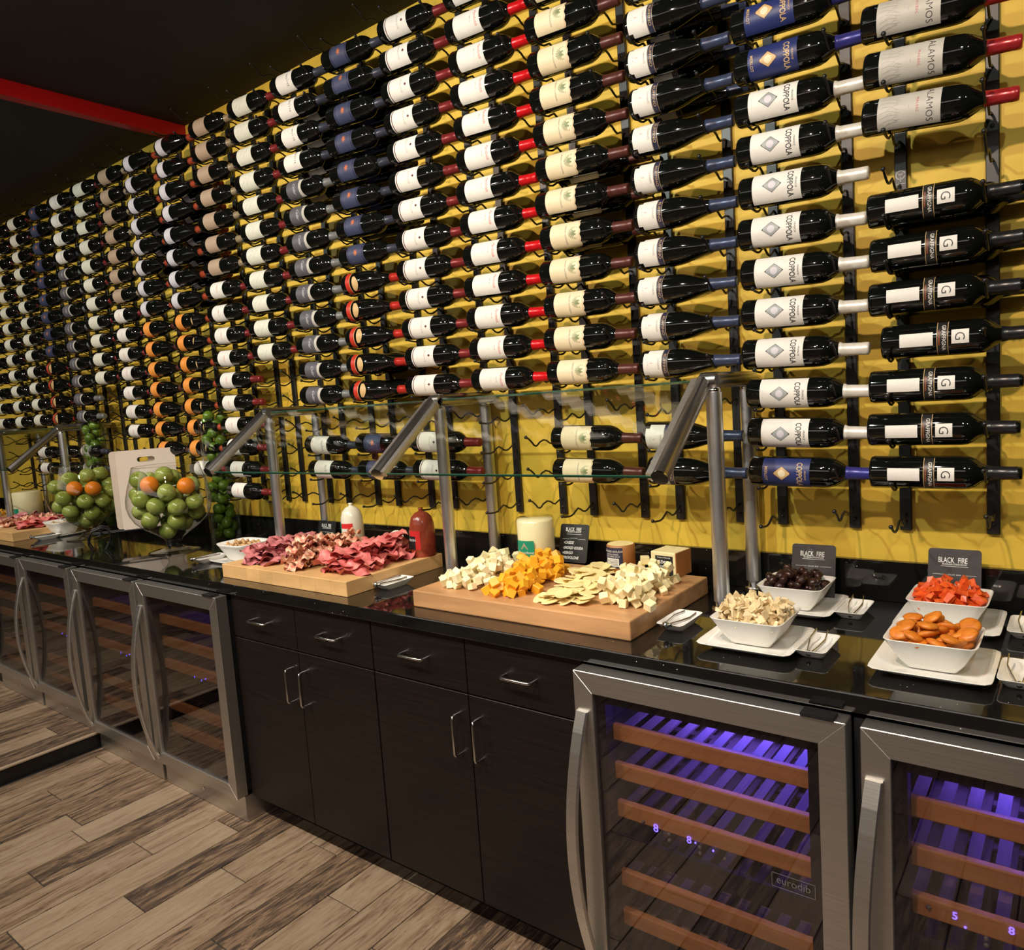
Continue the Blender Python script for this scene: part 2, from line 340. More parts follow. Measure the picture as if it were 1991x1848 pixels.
# ------------------------------------------------------------------ SETTING
CEIL = 2.95
def struct(name, mb, m, parent=None, label=None):
    o = mb.build(name, m, parent)
    if parent is None: o['kind'] = 'structure'
    return o
XR, XL, YF = 3.0, -11.0, -7.5
struct('wall_back', MB().box(((XR + XL) / 2, 0.06, CEIL / 2), (XR - XL, 0.12, CEIL)), M['wall'])
struct('wall_right', MB().box((XR + 0.06, YF / 2, CEIL / 2), (0.12, -YF, CEIL)), M['darkwall'])
struct('wall_left', MB().box((XL - 0.06, YF / 2, CEIL / 2), (0.12, -YF, CEIL)), M['darkwall'])
struct('wall_front', MB().box(((XR + XL) / 2, YF - 0.06, CEIL / 2), (XR - XL, 0.12, CEIL)), M['tanwall'])
struct('ceiling', MB().box(((XR + XL) / 2, YF / 2, CEIL + 0.06), (XR - XL + 0.24, -YF + 0.12, 0.12)), M['ceiling'])
struct('trim_1', MB().box((-3.54, -3.6, 2.918), (0.05, 7.2, 0.064)), M['red'])

# floor: grout bed, near planks one by one, the rest beyond as one slab
PX0, PW, PL = -3.70, 0.1445, 0.70
fl = struct('floor', MB().box(((XR + PX0) / 2, YF / 2, -0.034), (XR - PX0, -YF, 0.06)), M['grout'])
pbox = MB().box((0, 0, -0.005), (PW - 0.004, PL - 0.004, 0.010)); pm = bevelled(pbox, 'plank', M['plank'], 0.0012, segs=1); plank_me = pm.data; bpy.data.objects.remove(pm)
joint = {10: -0.885, 11: -0.627, 12: -1.094, 13: -0.78, 8: -1.427, 9: -1.143, 6: -0.975, 5: -1.269, 3: -1.03, 7: -0.727}
base = -1.728
n = 0
i = 0
x = PX0 + PW / 2 + 0.004
cols = []
k0 = -14
for k in range(k0, 12):
    xa = base + k * PW            # plank's low x edge
    xc = xa + PW / 2
    if xc - PW / 2 < PX0 - 0.01: continue
    idx = k + 13 if False else k
    js = {-4: -0.885, -3: -0.627, -2: -1.094, -1: -0.78, -6: -0.727, -5: -1.143, -7: -0.975, -8: -1.269, -10: -1.03}
    j = js.get(k, -0.6 - ((k * 0.37) % 1.0) * PL)
    while j < -0.55: j += PL
    y = j
    while y > -3.4:
        ob('plank', plank_me, fl, (xc, y - PL / 2, 0.0)); n += 1; y -= PL
y = -0.42
while y > -3.4:                                  # narrow cut planks against the riser
    o_ = ob('plank', plank_me, fl, (PX0 + .016 + .0385, y - PL / 2, 0.0)); o_.scale = (.53, 1, 1); y -= PL
struct('floor_beyond', MB().box(((XR + PX0) / 2, (YF - 3.75) / 2, -0.006), (XR - PX0, -(YF + 3.75), 0.012)), M['floorfar'], fl)
# raised platform on the far side with a black riser and pale nosing
PZ = 0.075
pf = struct('floor_platform', MB().box(((PX0 + XL) / 2, YF / 2, (PZ - 0.012) / 2), (PX0 - XL, -YF, PZ - 0.012)), M['black'])
k = 0; xc = PX0 - 0.012 - PW / 2
while xc > -6.6:
    j = -0.5 - ((k * 0.41) % 1.0) * PL; y = j + PL
    while y > -3.0: ob('plank', plank_me, pf, (xc, y - PL / 2, PZ)); y -= PL
    xc -= PW; k += 1
struct('floor_beyond', MB().box(((xc + PW / 2 + XL) / 2, YF / 2, PZ - 0.006), (xc + PW / 2 - XL, -YF, 0.011)), M['floorfar'], pf)
struct('trim_2', MB().box((PX0 + 0.002, YF / 2 - 0.33, PZ - 0.002), (0.022, -YF - 0.66, 0.006)), M['p_tan'])

# ------------------------------------------------------------------ wine bottles
BORD = [(0.000, 0.0), (0.000, .029), (.002, .0365), (.008, .0392), (.180, .0392), (.196, .0380), (.210, .0335), (.222, .0262), (.231, .0195), (.241, .0152), (.285, .0142), (.286, .0147), (.296, .0147), (.299, .0138), (.300, .012), (.300, 0)]
GRAF = [(0.000, 0.0), (0.000, .029), (.002, .0360), (.008, .0385), (.192, .0385), (.205, .0370), (.216, .0315), (.226, .0230), (.236, .0165), (.250, .0142), (.290, .0138), (.291, .0146), (.302, .0146), (.303, .013), (.303, 0)]
BURG = [(0.000, 0.0), (0.000, .032), (.002, .0375), (.010, .0405), (.110, .0405), (.130, .0395), (.150, .0362), (.170, .0310), (.190, .0250), (.210, .0198), (.230, .0162), (.250, .0148), (.283, .0141), (.284, .0146), (.294, .0146), (.297, .0136), (.297, 0)]
class Lab:
    def __init__(self, R): self.R = R; self.mb = MB(); self.mats = []
    def mi(self, k):
        if k not in self.mats: self.mats.append(k)
        return self.mats.index(k)
    def P(self, x, s, off): t = s / self.R; return (x, -(self.R + off) * math.cos(t), (self.R + off) * math.sin(t))
    def patch(self, x0, x1, s0, s1, k, off=0.0004, seg=14, edge=None):
        vs = []; fs = []
        for i in range(seg + 1):
            s = s0 + (s1 - s0) * i / seg; xe = x1 + (edge(i / seg) if edge else 0)
            vs += [self.P(x0, s, off), self.P(xe, s, off)]
        for i in range(seg): fs.append((2 * i, 2 * i + 1, 2 * i + 3, 2 * i + 2))
        self.mb.add(vs, [f[::-1] for f in fs] if s1 < s0 else fs, self.mi(k), True); return self
    def text(self, t, x, s, size, k, off=0.0008, **kw):
        vs, fs = glyphs(t, size, **kw); self.mb.add([self.P(x + q, s - p, off) for p, q in vs], fs, self.mi(k)); return self
    def poly(self, pts, k, off=0.0006):
        ss = [p[1] for p in pts]; lo, hi = min(ss), max(ss); n = max(1, int((hi - lo) / .0035)); vs = []; fs = []
        for i in range(n + 1):                       # slice the convex shape so it follows the curve of the bottle
            s_ = lo + (hi - lo) * i / n; s_ = min(max(s_, lo + 1e-7), hi - 1e-7); xs_ = []
            for (xa, sa), (xb, sb_) in zip(pts, pts[1:] + pts[:1]):
                if (sa - s_) * (sb_ - s_) <= 0 and sa != sb_: xs_.append(xa + (xb - xa) * (s_ - sa) / (sb_ - sa))
            vs += [self.P(min(xs_), s_, off), self.P(max(xs_), s_, off)]
        for i in range(n): fs.append((2 * i, 2 * i + 1, 2 * i + 3, 2 * i + 2))
        self.mb.add(vs, fs, self.mi(k)); return self
    def line(self, pts, wd, k, off=0.0007):
        vs = []; fs = []
        for i, (x, s) in enumerate(pts):
            a = pts[max(i - 1, 0)]; b = pts[min(i + 1, len(pts) - 1)]; dx, ds = b[0] - a[0], b[1] - a[1]; L = math.hypot(dx, ds) or 1
            nx, ns = -ds / L * wd / 2, dx / L * wd / 2; vs += [self.P(x + nx, s + ns, off), self.P(x - nx, s - ns, off)]
        for i in range(len(pts) - 1): fs.append((2 * i, 2 * i + 1, 2 * i + 3, 2 * i + 2))
        self.mb.add(vs, fs, self.mi(k)); return self
    def fine(self, x, s, n, wd, k='ink_soft', gap=0.0035, off=0.0006):
        for i in range(n): self.line([(x + i * gap, s - wd / 2 * (0.6 + 0.4 * ((i * 7) % 3) / 2)), (x + i * gap, s + wd / 2 * (0.6 + 0.4 * ((i * 5) % 3) / 2))], 0.0011, k, off)
        return self
    def star(self, x, s, r1, r2, n, k):
        pts = [];
        for i in range(2 * n): a = PI * i / n; r = r1 if i % 2 else r2; pts.append((x + r * math.cos(a), s + r * math.sin(a)))
        for i in range(2 * n): self.poly([(x, s), pts[i], pts[(i + 1) % (2 * n)]], k, 0.0007)
        return self
    def mesh(self): return self.mb.mesh('paper_label', [M[k] for k in self.mats])
def diamond(L, x, s, hx, hs, k1, k2, k3):
    L.poly([(x - hx, s), (x, s - hs), (x + hx, s), (x, s + hs)], k1, 0.0007)
    L.poly([(x - hx * .93, s), (x, s - hs * .93), (x + hx * .93, s), (x, s + hs * .93)], k2, 0.0009)
    ring = [(x + hx * .40 * math.cos(2 * PI * i / 14), s + hx * .40 * math.sin(2 * PI * i / 14)) for i in range(14)]
    L.poly(ring, k3, 0.0011); L.star(x, s, hx * .12, hx * .33, 5, k1)
    L.mb.v = L.mb.v
def lab_G(L):
    L.patch(.041, .108, -.014, .016, 'p_cream' if False else 'p_white', .0006, 8); L.fine(.050, .001, 3, .016); L.fine(.070, .001, 4, .022); L.fine(.092, .001, 1, .012)
    L.patch(.115, .138, -.044, .046, 'lab_band', .0004, 20)
    for x in (.1155, .1365): L.patch(x, x + .0012, -.044, .046, 'p_gold', .0007, 20)
    L.text('GRAFFIGNA', .1255, .002, .0110, 'p_white', bold=0.004, sx=1.02); L.text('CENTENARIO', .1185, .002, .0045, 'ink_rust', sx=1.2)
    L.patch(.144, .1775, -.013, .018, 'p_white', .0006, 8); L.text('G', .1512, .0025, .0270, 'ink', bold=-0.006)
def lab_cop(L, navy):
    a, b_, c = ('p_navy', 'p_gold', 'p_gold') if navy else ('p_white', 'ink', 'p_silver')
    L.patch(.038, .155, -.046, .046, a, .0004, 20)
    L.text('COPPOLA', .124, -.002, .0195, b_, bold=0.014, sx=0.74); L.text('FRANCIS', .1425, -.002, .0062, b_, shear=0.3, sx=1.0)
    L.line([(.121, -.026), (.121, .026)], .0006, 'ink_soft' if not navy else 'p_gold'); L.line([(.1405, -.02), (.1405, .02)], .0006, 'ink_soft' if not navy else 'p_gold')
    diamond(L, .087, .001, .0235, .0185, 'ink_maroon' if navy else 'ink', 'p_gold' if navy else 'p_silver', 'p_cream' if navy else 'p_lav')
    if navy: L.text('MERLOT', .044, .000, .0105, 'p_gold', sx=0.95, bold=0.003)
    else: L.fine(.046, .001, 2, .030); L.line([(.055, -.036), (.055, .036)], .0006, 'ink_soft')
def lab_alamos(L):
    L.patch(.035, .160, -.046, .046, 'p_warmgrey', .0004, 20)
    L.text('ALAMOS', .132, .000, .0190, 'ink', bold=-0.012, sx=1.0, spacing=1.05); L.text('MALBEC', .112, .002, .0075, 'ink_red', bold=-0.01, spacing=1.25)
    L.line([(.118, -.02), (.118, .02)], .0006, 'ink_soft'); L.fine(.098, .0, 1, .012); L.line([(.040, -.044), (.040, .044)], .0007, 'ink_soft'); L.line([(.108, -.022), (.108, .022)], .0005, 'ink_soft')
    R2 = random.Random(3)
    for i in range(7):
        x, s = .041, -.04 + i * .011; d = R2.uniform(.3, .9); n_ = [(x + t * .006, s + .004 * math.sin(t * d) - t * .0006 * (i - 3)) for t in range(7)]
        L.line(n_, .0006, 'ink_soft')
        for q in (2, 4, 5):
            px, ps = n_[q]; L.poly([(px, ps), (px + .004, ps + .0035), (px + .010, ps + .003), (px + .005, ps - .0005)], 'ink_soft', .0006) if (i + q) % 3 == 0 else L.line([(px, ps), (px + .005, ps + .005), (px + .011, ps + .004)], .0005, 'ink_soft')
def lab_ruff(L):
    def e1(u): return 0.0
    L.patch(.028, .0745, -.048, .048, 'p_white', .0004, 20, None)
    L.patch(.016, .0285, -.034, .034, 'p_white', .0004, 14)
    L.patch(.0745, .093, -.048, .048, 'p_navy2', .0005, 20); L.patch(.0915, .0925, -.048, .048, 'p_gold', .0008, 20); L.patch(.0755, .0762, -.048, .048, 'p_gold', .0008, 20)
    L.text('RUFFINO', .0800, .0, .0115, 'p_gold', bold=-0.004, sx=1.2); L.text('CHIANTI', .0620, .0, .0085, 'ink_soft', sx=0.95)
    L.star(.042, .003, .0022, .0052, 7, 'ink_rust'); L.fine(.030, .002, 2, .016)
def lab_shell(L):
    ed = lambda u: .0035 * abs(math.sin(u * PI * 4.5)) - .006 * (abs(u - .5) * 2) ** 2
    L.patch(.041, .143, -.046, .046, 'p_cream', .0004, 40, ed)
    for i in range(40):
        u0, u1 = i / 40, (i + 1) / 40; L.line([(.140 + ed(u0), -.046 + .092 * u0), (.140 + ed(u1), -.046 + .092 * u1)], .0007, 'ink_rust')
    for i in range(13):
        a = PI * (i / 12) ; cx, cs = .130, .002
        L.line([(cx - .004 * math.sin(a), cs + .003 * math.cos(a)), (cx - .024 * math.sin(a) - .001, cs + .018 * math.cos(a))], .0021, 'ink_green', .0009)
    L.line([(.136, -.012), (.136, .014)], .0012, 'ink_green'); L.text('GREEN SHELL' if False else 'CABERNET SAUVIGNON', .0935, .0, .0062, 'ink_soft', bold=0.005, sx=0.9)
    L.fine(.056, .0, 7, .045, 'ink_soft', .0045)
def lab_redscript(L):
    L.patch(.040, .145, -.046, .046, 'p_white', .0004, 20); L.text('Penfolds', .124, .001, .0145, 'ink_red', shear=0.5, bold=-0.004, sx=0.95); L.text('BIN 28', .108, .001, .0058, 'ink_soft', spacing=1.1); L.fine(.085, .001, 2, .016)
def lab_maroon(L):
    L.patch(.038, .140, -.046, .046, 'p_white', .0004, 20); L.patch(.043, .0465, -.046, .046, 'ink_maroon', .0007, 20)
    L.poly([(.114, .002), (.120, -.003), (.126, .002), (.120, .007)], 'ink_maroon', .0008); L.poly([(.1175, .002), (.120, .0), (.1225, .002), (.120, .004)], 'p_white', .001)
    L.text('Estancia', .096, .003, .0125, 'ink_soft', shear=0.6, bold=-0.008, sx=1.1); L.fine(.072, .0, 3, .022, gap=.006)
def lab_sun(L):
    L.patch(.052, .140, -.044, .044, 'p_bluegrey', .0004, 18); L.patch(.056, .060, -.044, .044, 'p_navy2', .0006, 18); L.patch(.130, .135, -.044, .044, 'p_navy2', .0006, 18)
    L.star(.098, .004, .0055, .0135, 9, 'ink_rust'); L.fine(.070, .0, 3, .03, 'ink_soft', .004)
def lab_gold(L):
    L.patch(.030, .052, -.050, .050, 'p_red', .0005, 20); L.patch(.052, .0545, -.050, .050, 'p_gold', .0007, 20)
    ed = lambda u: .020 * math.sin(u * PI); L.patch(.066, .078, -.028, .028, 'p_gold', .0005, 20, ed); L.fine(.075, .0, 4, .026, 'ink_maroon', .004, .0008)
def lab_note(L):
    L.patch(.045, .140, -.046, .046, 'p_white', .0004, 20); L.text('NOTTE', .108, .0, .0130, 'ink', bold=-0.006, spacing=1.1); L.text('.', .122, .0, .02, 'ink', bold=0.01); L.fine(.080, .0, 3, .02, gap=.006)
def lab_grey(L):
    L.patch(.045, .118, -.044, .044, 'p_grey', .0004, 18); L.patch(.118, .142, -.040, .034, 'p_warmgrey', .0004, 18, lambda u: -.010 * math.sin(u * PI)); L.text('Cellar', .085, .002, .0195, 'p_lav', shear=0.6, bold=-0.002, sx=0.9)
def lab_lines(L):
    L.patch(.045, .142, -.046, .046, 'p_greenish', .0004, 20)
    L.line([(.06 + i * .009, -.022 + .012 * i + .003 * math.sin(i * 2)) for i in range(5)], .0012, 'ink_soft'); L.line([(.085 + i * .008, -.020 + .009 * i) for i in range(5)], .0010, 'ink_soft'); L.fine(.06, -.01, 2, .014, gap=.008)
def lab_tan(L):
    L.patch(.045, .130, -.046, .046, 'p_tan', .0004, 20); L.line([(.057, -.045), (.057, .045)], .0012, 'ink'); L.line([(.052, -.045), (.052, .045)], .0007, 'ink_soft')
def lab_small(L):
    L.patch(.045, .135, -.046, .046, 'p_white', .0004, 20); L.text('MERLOT', .092, .0, .0095, 'ink_rust', shear=0.4); L.fine(.070, .0, 2, .016, gap=.008)
def lab_narrow(L):
    L.patch(.020, .072, -.050, .050, 'p_lav', .0004, 20); L.line([(.030, -.04), (.030, .04)], .0012, 'ink_soft'); L.line([(.034, -.04), (.034, .04)], .0008, 'ink_soft')
def lab_orange(L):
    L.patch(.028, .085, -.050, .050, 'p_orange', .0004, 20)
def lab_crescent(L):
    L.patch(.028, .080, -.050, .050, 'p_orange', .0004, 20); R0 = L.R
    L.R = .0345; L.patch(.150, .162, -.016, .016, 'p_gold', .0010, 10, lambda u: -.012 * abs(u - .5)); L.R = R0
def lab_plain(L):
    L.patch(.040, .125, -.046, .046, 'p_greenish', .0004, 20); L.fine(.080, .0, 2, .016, gap=.01)
M['lab_band'] = mat('black_gold_band', (0.018, 0.017, 0.016), 0.4, var=0.05)
# key: profile, label fn, capsule material, cap start, description, tip description
TYPES = {
 'G': (GRAF, lab_G, 'capblack', .236, 'cream square letter label, black capsule'),
 'A': (BORD, lab_alamos, 'c_redm', .238, 'grey leafy label, metallic red capsule'),
 'C': (BORD, lambda L: lab_cop(L, False), 'c_cream', .233, 'white label with silver diamond, cream capsule'),
 'N': (BORD, lambda L: lab_cop(L, True), 'c_navy', .235, 'navy label with gold diamond, blue capsule'),
 'R': (BURG, lab_ruff, 'c_steelblue', .222, 'white label with navy band, blue capsule'),
 'S': (BORD, lab_shell, 'c_brown', .238, 'scalloped cream label, brown capsule'),
 'P': (BORD, lab_redscript, 'c_red', .238, 'white label, bright red capsule'),
 'M': (BORD, lab_maroon, 'c_maroon', .238, 'white maroon-striped label, maroon capsule'),
 'U': (BORD, lab_sun, 'c_slate', .238, 'slate label with orange star'),
 'O': (BURG, lab_gold, 'c_brightred', .236, 'red and gold label, red capsule'),
 'W': (BORD, lab_note, 'c_slate', .238, 'white lettered label, slate capsule'),
 'Y': (BORD, lab_grey, 'c_grey', .236, 'grey script label, grey capsule'),
 'L': (BORD, lab_lines, 'c_maroon', .238, 'pale scribbled label, maroon capsule'),
 'T': (BORD, lab_tan, 'c_tan', .238, 'tan label, tan capsule'),
 'E': (BORD, lab_small, 'c_maroon', .238, 'white label with rust lettering'),
 'V': (BURG, lab_narrow, 'c_rust', .238, 'narrow lavender label, rust capsule'),
 'X': (BURG, lab_crescent, 'c_rust', .238, 'orange label and gold crescent'),
 'Q': (BURG, lab_orange, 'c_brown', .238, 'plain orange label'),
 'Z': (BORD, lab_plain, 'c_maroon', .238, 'plain pale label'),
}
PROTO = {}
for key, (prof, fn, cap, c0, desc) in TYPES.items():
    body = MB().lathe(prof, 24, 'X').mesh('wine_bottle', M['glassdark'])
    L = Lab(max(r for _, r in prof)); fn(L); lm = L.mesh()
    cp = [(c0, .0005)] + [(c0, 0)] * 0
    pr = [(c0, max(.0150, 0) + .0006)]
    def rad(x):
        for (x0, r0), (x1, r1) in zip(prof, prof[1:]):
            if x0 <= x <= x1 and x1 > x0: return r0 + (r1 - r0) * (x - x0) / (x1 - x0)
        return prof[-2][1]
    pr = [(c0, rad(c0) + .0001), (c0, rad(c0) + .0009)] + [(x, r + .0009) for x, r in prof if c0 < x < .30 and r > .005] + [(prof[-1][0] + .0006, prof[-2][1]), (prof[-1][0] + .0006, 0)]
    cm = MB().lathe(pr, 18, 'X').mesh('capsule', M[cap])
    PROTO[key] = (body, lm, cm)
    # end disc of the cork seen on some capsules
corkring = MB().lathe([(.3012, .0), (.3012, .0115)], 16, 'X').mesh('capsule_top', M['c_cream'])
Z0, ZP, XP = 1.170, 0.1018, 0.31
ORD = ['lowest', 'second', 'third', 'fourth', 'fifth', 'sixth', 'seventh', 'eighth', 'ninth', 'tenth', 'eleventh', 'twelfth', 'thirteenth', 'fourteenth', 'fifteenth', 'sixteenth', 'seventeenth', 'eighteenth', 'nineteenth', 'twentieth']
DROOP = {'A': 0.080, 'C': 0.036, 'N': 0.030, 'G': 0.012, 'R': 0.03}
def bottle(k, r, key, rear=False, dx=0.0):
    body, lm, cm = PROTO[key]
    o = bpy.data.objects.new('wine_bottle', body); COL.objects.link(o)
    dr = DROOP.get(key, 0.03); zc = Z0 + ZP * r
    jx = rnd.uniform(-.006, .006) + dx
    o.location = (-.4107 - XP * k + jx + (0.012 if key not in 'GA' else 0), -.062 if rear else -.150, zc + dr * 0.10 - (.001 if key in 'RVXQO' else 0))
    roll = rnd.gauss(0, .10)
    if key == 'R': o.scale = (.95, 1, 1); o.location.x += .011
    o.rotation_euler = (roll, dr, 0.035 if not rear else 0.02)
    for me, nm in ((lm, 'paper_label'), (cm, 'capsule')):
        c = bpy.data.objects.new(nm, me); COL.objects.link(c); c.parent = o
    if key in 'OR':
        c = bpy.data.objects.new('cork_end', corkring); COL.objects.link(c); c.parent = o; c['label'] = 'pale round capsule end'
        if key == 'R': c.location = (-.0025, 0, 0)
    desc = TYPES[key][4]
    lab = ('rear bottle, ' if rear else 'bottle, ') + desc + ', ' + ORD[r] + ' row, ' + (ORD[k] if k else 'nearest') + ' column from near end'
    WORDS.append(lab)
    tag(o, lab, 'bottle', ('rear ' if rear else '') + 'wine bottles in the ' + (ORD[k] if k else 'nearest') + ' rack column')
WORDS = []
def rows(s):  # 'G1-7' -> (type, list)
    out = []
    for tok in s.split():
        t = tok[0]; a = tok[1:].split('-'); a0 = int(a[0]); a1 = int(a[-1]); out += [(t, q) for q in range(a0, a1 + 1)]
    return out
FRONT = {0: 'G1-7 A9-12', 1: 'N1 C2-10 N11-13', 2: 'R1-2 R4-14', 3: 'S1-2 S4-15', 4: 'P4-16', 5: 'M1-2 M4-16', 6: 'U1-2 O4-8 U9-16', 7: 'W1-2 Y4-12 W13-16',
         8: 'L6-16', 9: 'E0-9 T10-16', 10: 'E1 X2-8 V9-16', 11: 'Q2-8 V9-16', 12: 'E3-9 T10-16', 13: 'L6-16', 14: 'W1-2 Y4-12 W13-16', 15: 'U1-2 O4-7 U8-16', 16: 'W1-2 Z4-16', 17: 'Z4-16', 18: 'Z4-16'}
REAR = {0: 'G5-7', 2: 'R11-13', 3: 'S8-10', 6: 'U10-15 O4-5', 7: 'W12-15', 10: 'V9-14', 11: 'V11-13'}
DX = {(0, 4): .028, (0, 5): .008, (0, 6): .012, (0, 7): .004, (1, 1): .006, (1, 2): .008}
for k, s in FRONT.items():
    for t, r in rows(s): bottle(k, r, t, False, DX.get((k, r), 0))
for k, s in REAR.items():
    for t, r in rows(s): bottle(k, r, t, True, 0.03)

# ------------------------------------------------------------------ rack straps and pegs
def peg(pts, ball=True):
    mb = MB().tube([(0, y, z) for y, z in pts], .0031, 6)
    if ball: mb.sphere((0, pts[-1][0], pts[-1][1]), .0056, 8, 6)
    return mb.mesh('peg', M['iron'])
BODYPEG = peg([(-.006, -.020), (-.022, -.026), (-.036, -.034), (-.050, -.0405), (-.062, -.0425), (-.075, -.040), (-.090, -.031), (-.104, -.024), (-.118, -.031), (-.134, -.040), (-.150, -.0430), (-.166, -.041), (-.181, -.035), (-.194, -.027), (-.205, -.022)])
LOWPEG = peg([(-.006, -.020), (-.022, -.026), (-.036, -.034), (-.050, -.0405), (-.062, -.0425), (-.075, -.040), (-.090, -.031), (-.104, -.026), (-.118, -.033), (-.134, -.0415), (-.150, -.0445), (-.166, -.0435), (-.182, -.042), (-.196, -.038)])
NECKPEG = peg([(-.006, -.010), (-.030, -.012), (-.048, -.018), (-.060, -.0225), (-.072, -.019), (-.088, -.010), (-.105, -.006), (-.128, -.012), (-.142, -.021), (-.150, -.0225), (-.160, -.019), (-.174, -.006), (-.188, .004), (-.202, .010)])
SZ0, SZ1 = 1.105, 2.90
strap_me = None
sb = MB().box((0, -.007, (SZ0 + SZ1) / 2), (.027, .012, SZ1 - SZ0)); s_ = bevelled(sb, 'strap', M['iron'], .0015, segs=1); strap_me = s_.data; bpy.data.objects.remove(s_)
screw_me = MB().lathe([(0, .0052), (-.0025, .0045), (-.0032, 0)], 10).mesh('screw', M['chrome' if False else 'capblack'])
for v in screw_me.vertices: v.co = (v.co.x, v.co.z - .013, v.co.y)
for k in range(0, 19):
    for side, xs in (('neck', -.174 - XP * k), ('base', -.363 - XP * k)):
        s_ = ob('rack_strap', strap_me, None, (xs, 0, 0)); nth = 2 * k + (1 if side == 'neck' else 2)
        tag(s_, 'black rack strap with wavy pegs, under bottle %s, %s column from near end' % ('necks' if side == 'neck' else 'bodies', ORD[k] if k else 'nearest'), 'wine rack', 'wall rack straps')
        for r in range(18):
            p = bpy.data.objects.new('peg', (BODYPEG if k == 0 and r < 9 else LOWPEG) if side == 'base' else NECKPEG); COL.objects.link(p); p.parent = s_; p.location = (rnd.uniform(-.003, .003), 0, Z0 + ZP * r)
        if k < 5:
            for z in (1.13, 1.60, 2.05, 2.5): ob('screw', screw_me, s_, (0, 0, z))
# maker's badge on the strap above the empty row
bm_ = MB(); c0 = (0, -.0136, 0)
ring = [(math.cos(a) * .011, math.sin(a) * .011) for a in [2 * PI * i / 24 for i in range(25)]]
for i in range(1, 23):
    (x0, z0), (x1, z1) = ring[i], ring[i + 1]; q = .82
    bm_.add([(x0, -.0138, z0), (x1, -.0138, z1), (x1 * q, -.0138, z1 * q), (x0 * q, -.0138, z0 * q)], [(0, 1, 2, 3)])
bm_.add([(-.001, -.0138, -.016), (.001, -.0138, -.016), (.001, -.0138, 0), (-.001, -.0138, 0)], [(0, 1, 2, 3)])
bm_.add([(-.006, -.0138, .005), (0, -.0138, -.004), (0, -.0138, .001)], [(0, 1, 2)]); bm_.add([(.006, -.0138, .005), (0, -.0138, -.004), (0, -.0138, .001)], [(0, 2, 1)])
bm_.add([(-.011, -.0138, -.022), (.011, -.0138, -.022), (.011, -.0138, -.0205), (-.011, -.0138, -.0205)], [(0, 1, 2, 3)])
straps0 = [o for o in COL.objects if o.name.startswith('rack_strap')]
ob('badge', bm_.mesh('badge', M['p_silver']), [o for o in straps0 if abs(o.location.x + .363) < .001][0], (0, 0, 1.985))

# ------------------------------------------------------------------ counter, backsplash, cabinets
CT = 0.915
XCL, XCR = -9.0, 1.3
ctop = bevelled(MB().box(((XCL + XCR) / 2, -.3435, CT - .019), (XCR - XCL, .647, .038)), 'countertop', M['granite'], .003)
tag(ctop, 'glossy black granite countertop running along the yellow wall', 'countertop')
bsp = bevelled(MB().box(((XCL + XCR) / 2, -.011, CT + .0535), (XCR - XCL, .020, .107)), 'backsplash', M['granite'], .0015, segs=1)
tag(bsp, 'low black granite backsplash strip along the foot of the wall', 'backsplash')
def bar_handle(p0, p1, out, r=.004):
    # U-shaped pull between p0 and p1 standing off along -Y by out
    p0, p1 = Vector(p0), Vector(p1); o = Vector((0, -out, 0)); d = (p1 - p0).normalized() * .008
    return MB().tube([p0, p0 + o * .72, p0 + o * .93 + d * .3, p0 + o + d, p1 + o - d, p1 + o * .93 - d * .3, p1 + o * .72, p1], r, 8)
YC = -.65
def base_cabinet(x0, x1, label):
    t = thing('base_cabinet', label, 'cabinet', (0, 0, 0), 0, 'dark wood base cabinets')
    MB().box(((x0 + x1) / 2, -.325, .485), (x1 - x0 - .002, .60, .77)).box(((x0 + x1) / 2, -.30, .05), (x1 - x0 - .002, .50, .10), 1).build('carcass', [M['cabinet'], M['black']], t)
    w_ = (x1 - x0) / 2
    for i in range(2):
        a = x0 + i * w_; c = a + w_ / 2
        d = bevelled(MB().box((c, YC + .009, .4075), (w_ - .003, .020, .611)), 'door', M['cabinet'], .0012, t, segs=1)
        hx = a + w_ - .037 if i == 0 else a + .037
        bar_handle((hx, YC, .654), (hx, YC, .538), .033).build('handle', M['steel'], d)
        d = bevelled(MB().box((c, YC + .009, .795), (w_ - .003, .020, .156)), 'drawer', M['cabinet'], .0012, t, segs=1)
        bar_handle((c - .048, YC, .797), (c + .048, YC, .797), .033).build('handle', M['steel'], d)
    return t
base_cabinet(-2.465, -1.712, 'dark wood base cabinet under the meat board, beside the steel coolers')
base_cabinet(-1.710, -.955, 'dark wood base cabinet under the cheese board')

